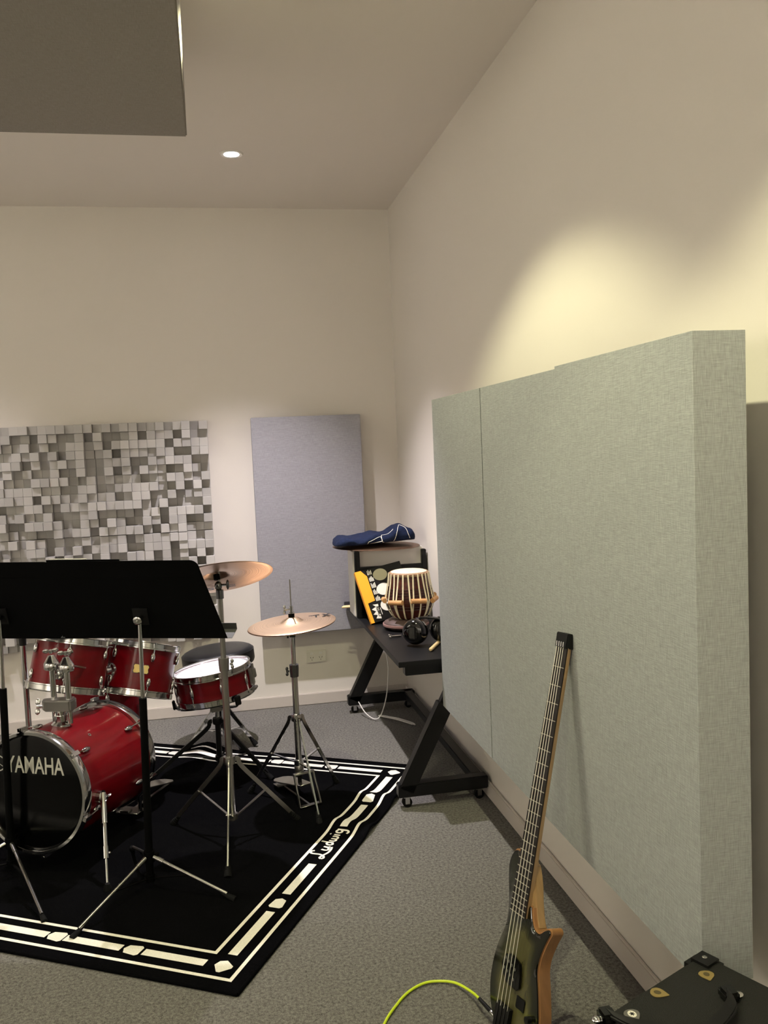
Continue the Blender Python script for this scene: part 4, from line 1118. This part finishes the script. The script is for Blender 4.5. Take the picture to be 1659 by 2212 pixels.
# ================================================================== AMPLIFIER
AC = V((-.213, -3.463, 0)); E1 = V((-.9035, -.4286, 0)).normalized(); E2 = V((.4286, -.9035, 0)).normalized(); AZ = .5
am = thing('amplifier_case', 'black vinyl covered amplifier with a strap handle at the bottom right', 'amplifier', AC+E1*.3+E2*.14)
MB().boxr(AC+E1*.31+E2*.15+V((0, 0, AZ/2+.006)), (.61, .29, AZ-.012), E1, E2).build('cabinet', TOLEX, am, bevel=.012, seg=3)
for a, b in ((.012, .012), (.608, .012), (.012, .288), (.608, .288)):
    c = AC+E1*a+E2*b
    sx = 1 if a < .3 else -1; sy = 1 if b < .15 else -1
    m = MB(); m.boxr(c+E1*(sx*.018)+E2*(sy*.018)+V((0, 0, AZ-.027)), (.062, .062, .064), E1, E2)
    g_ = m.build('corner_guard', BLACK, am, bevel=.014, seg=4)
    MB().ball(c+E1*(sx*.016)+E2*(sy*.016)+V((0, 0, AZ+.0052)), .005, 10, (1, 1, .4)).build('guard_screw', CHROME, g_)
    MB().lathe([(0, 0), (.018, 0), (.015, .012), (0, .012)], c+E1*(sx*.05)+E2*(sy*.05), n=14).build('foot', RUBBER, am)
h0 = V((-.247, -3.607, AZ)); h1 = V((-.462, -3.606, AZ)); hdv = (h1-h0)
hd_ = V((hdv.x, hdv.y, 0)).normalized(); hs = V((-hd_.y, hd_.x, 0))
if hs.y > 0: hs = -hs
P = smooth_pts([h0+V((0, 0, .012)), h0+hdv*.12+hs*.045+V((0, 0, .018)), h0+hdv*.5+hs*.092+V((0, 0, .022)), h0+hdv*.88+hs*.045+V((0, 0, .018)), h1+V((0, 0, .012))], 6)
m = MB()
L_ = []
for p in P: L_ += [p-hs*.014-V((0, 0, .004)), p+hs*.014-V((0, 0, .004)), p+hs*.014+V((0, 0, .004)), p-hs*.014+V((0, 0, .004))]
fs = [[3, 2, 1, 0], [len(L_)-4, len(L_)-3, len(L_)-2, len(L_)-1]]
for q in range(len(P)-1):
    for c in range(4): fs.append([q*4+c, q*4+(c+1) % 4, q*4+4+(c+1) % 4, q*4+4+c])
m.add(L_, fs).build('handle_strap', BLACK, am, bevel=.0025)
for h_, sg_ in ((h0, -1), (h1, 1)):
    m = MB(); m.boxr(h_+V((0, 0, .008)), (.026, .030, .016), hd_, hs); cp_ = m.build('handle_cap', GLOSSB, am, bevel=.004)
    MB().ball(h_+hd_*(sg_*.016)+V((0, 0, .004)), .008, 12, (1.3, .9, .6), hd_, hs).build('cap_screw', CHROME, cp_)
MB().boxr(AC+E1*.31+E2*.283+V((0, 0, AZ+.001)), (.57, .010, .004), E1, E2).build('front_lip', TOLEX, am, bevel=.0015)

def pick(label, c, d, L, wd, mt, name='guitar_pick', emblem=False):
    d = V(d).normalized(); s = V((-d.y, d.x, 0)); t = thing(name, label, 'pick', (c[0], c[1], AZ+.0005), 'picks on the amplifier')
    pts = smooth_pts([(-.5*L, 0, 0), (-.44*L, .30*wd, 0), (-.22*L, .5*wd, 0), (.05*L, .44*wd, 0), (.36*L, .16*wd, 0), (.5*L, 0, 0), (.36*L, -.16*wd, 0), (.05*L, -.44*wd, 0), (-.22*L, -.5*wd, 0), (-.44*L, -.30*wd, 0), (-.5*L, 0, 0)], 4)[:-1]
    MB().prism([(p.x, p.y) for p in pts], 0, .0011, (c[0], c[1], AZ+.0006), d, s, (0, 0, 1)).build('pick_blade', mt, t)
    e_ = [(-.12*L+.20*L*math.cos(2*PI*k/18), .20*wd*math.sin(2*PI*k/18)) for k in range(18)]
    if not emblem: MB().prism(e_, .0011, .0014, (c[0], c[1], AZ+.0006), d, s, (0, 0, 1)).build('imprint', PICKD, t)
    else:
        o = V((c[0], c[1], AZ+.0006))-d*(.10*L)
        MB().prism([(.32*wd*math.cos(2*PI*k/24), .26*wd*math.sin(2*PI*k/24)) for k in range(24)], .0011, .0014, o, d, s, (0, 0, 1)).build('imprint', LABELW, t)
        st = [((.22 if k % 2 == 0 else .10)*wd*math.cos(2*PI*k/12), (.20 if k % 2 == 0 else .09)*wd*math.sin(2*PI*k/12)) for k in range(12)]
        MB().prism(st, .0014, .0016, o, d, s, (0, 0, 1)).build('star_imprint', LABELK, t)
pick('tan guitar pick on top of the amplifier, left one, pointing right', (-.349, -3.567), (.8, -.6, 0), .031, .025, PICK)
pick('tan guitar pick on top of the amplifier, upper right one near the corner', (-.248, -3.544), (-.18, -.98, 0), .028, .026, PICK)
pick('grey guitar pick with a silver star, near the strap handle end', (-.418, -3.608), (.1, -1, 0), .030, .026, mat('grey_pick', '5E5C58', .4), emblem=True)

for o in list(COL.objects):
    if '_o' in o: del o['_o']
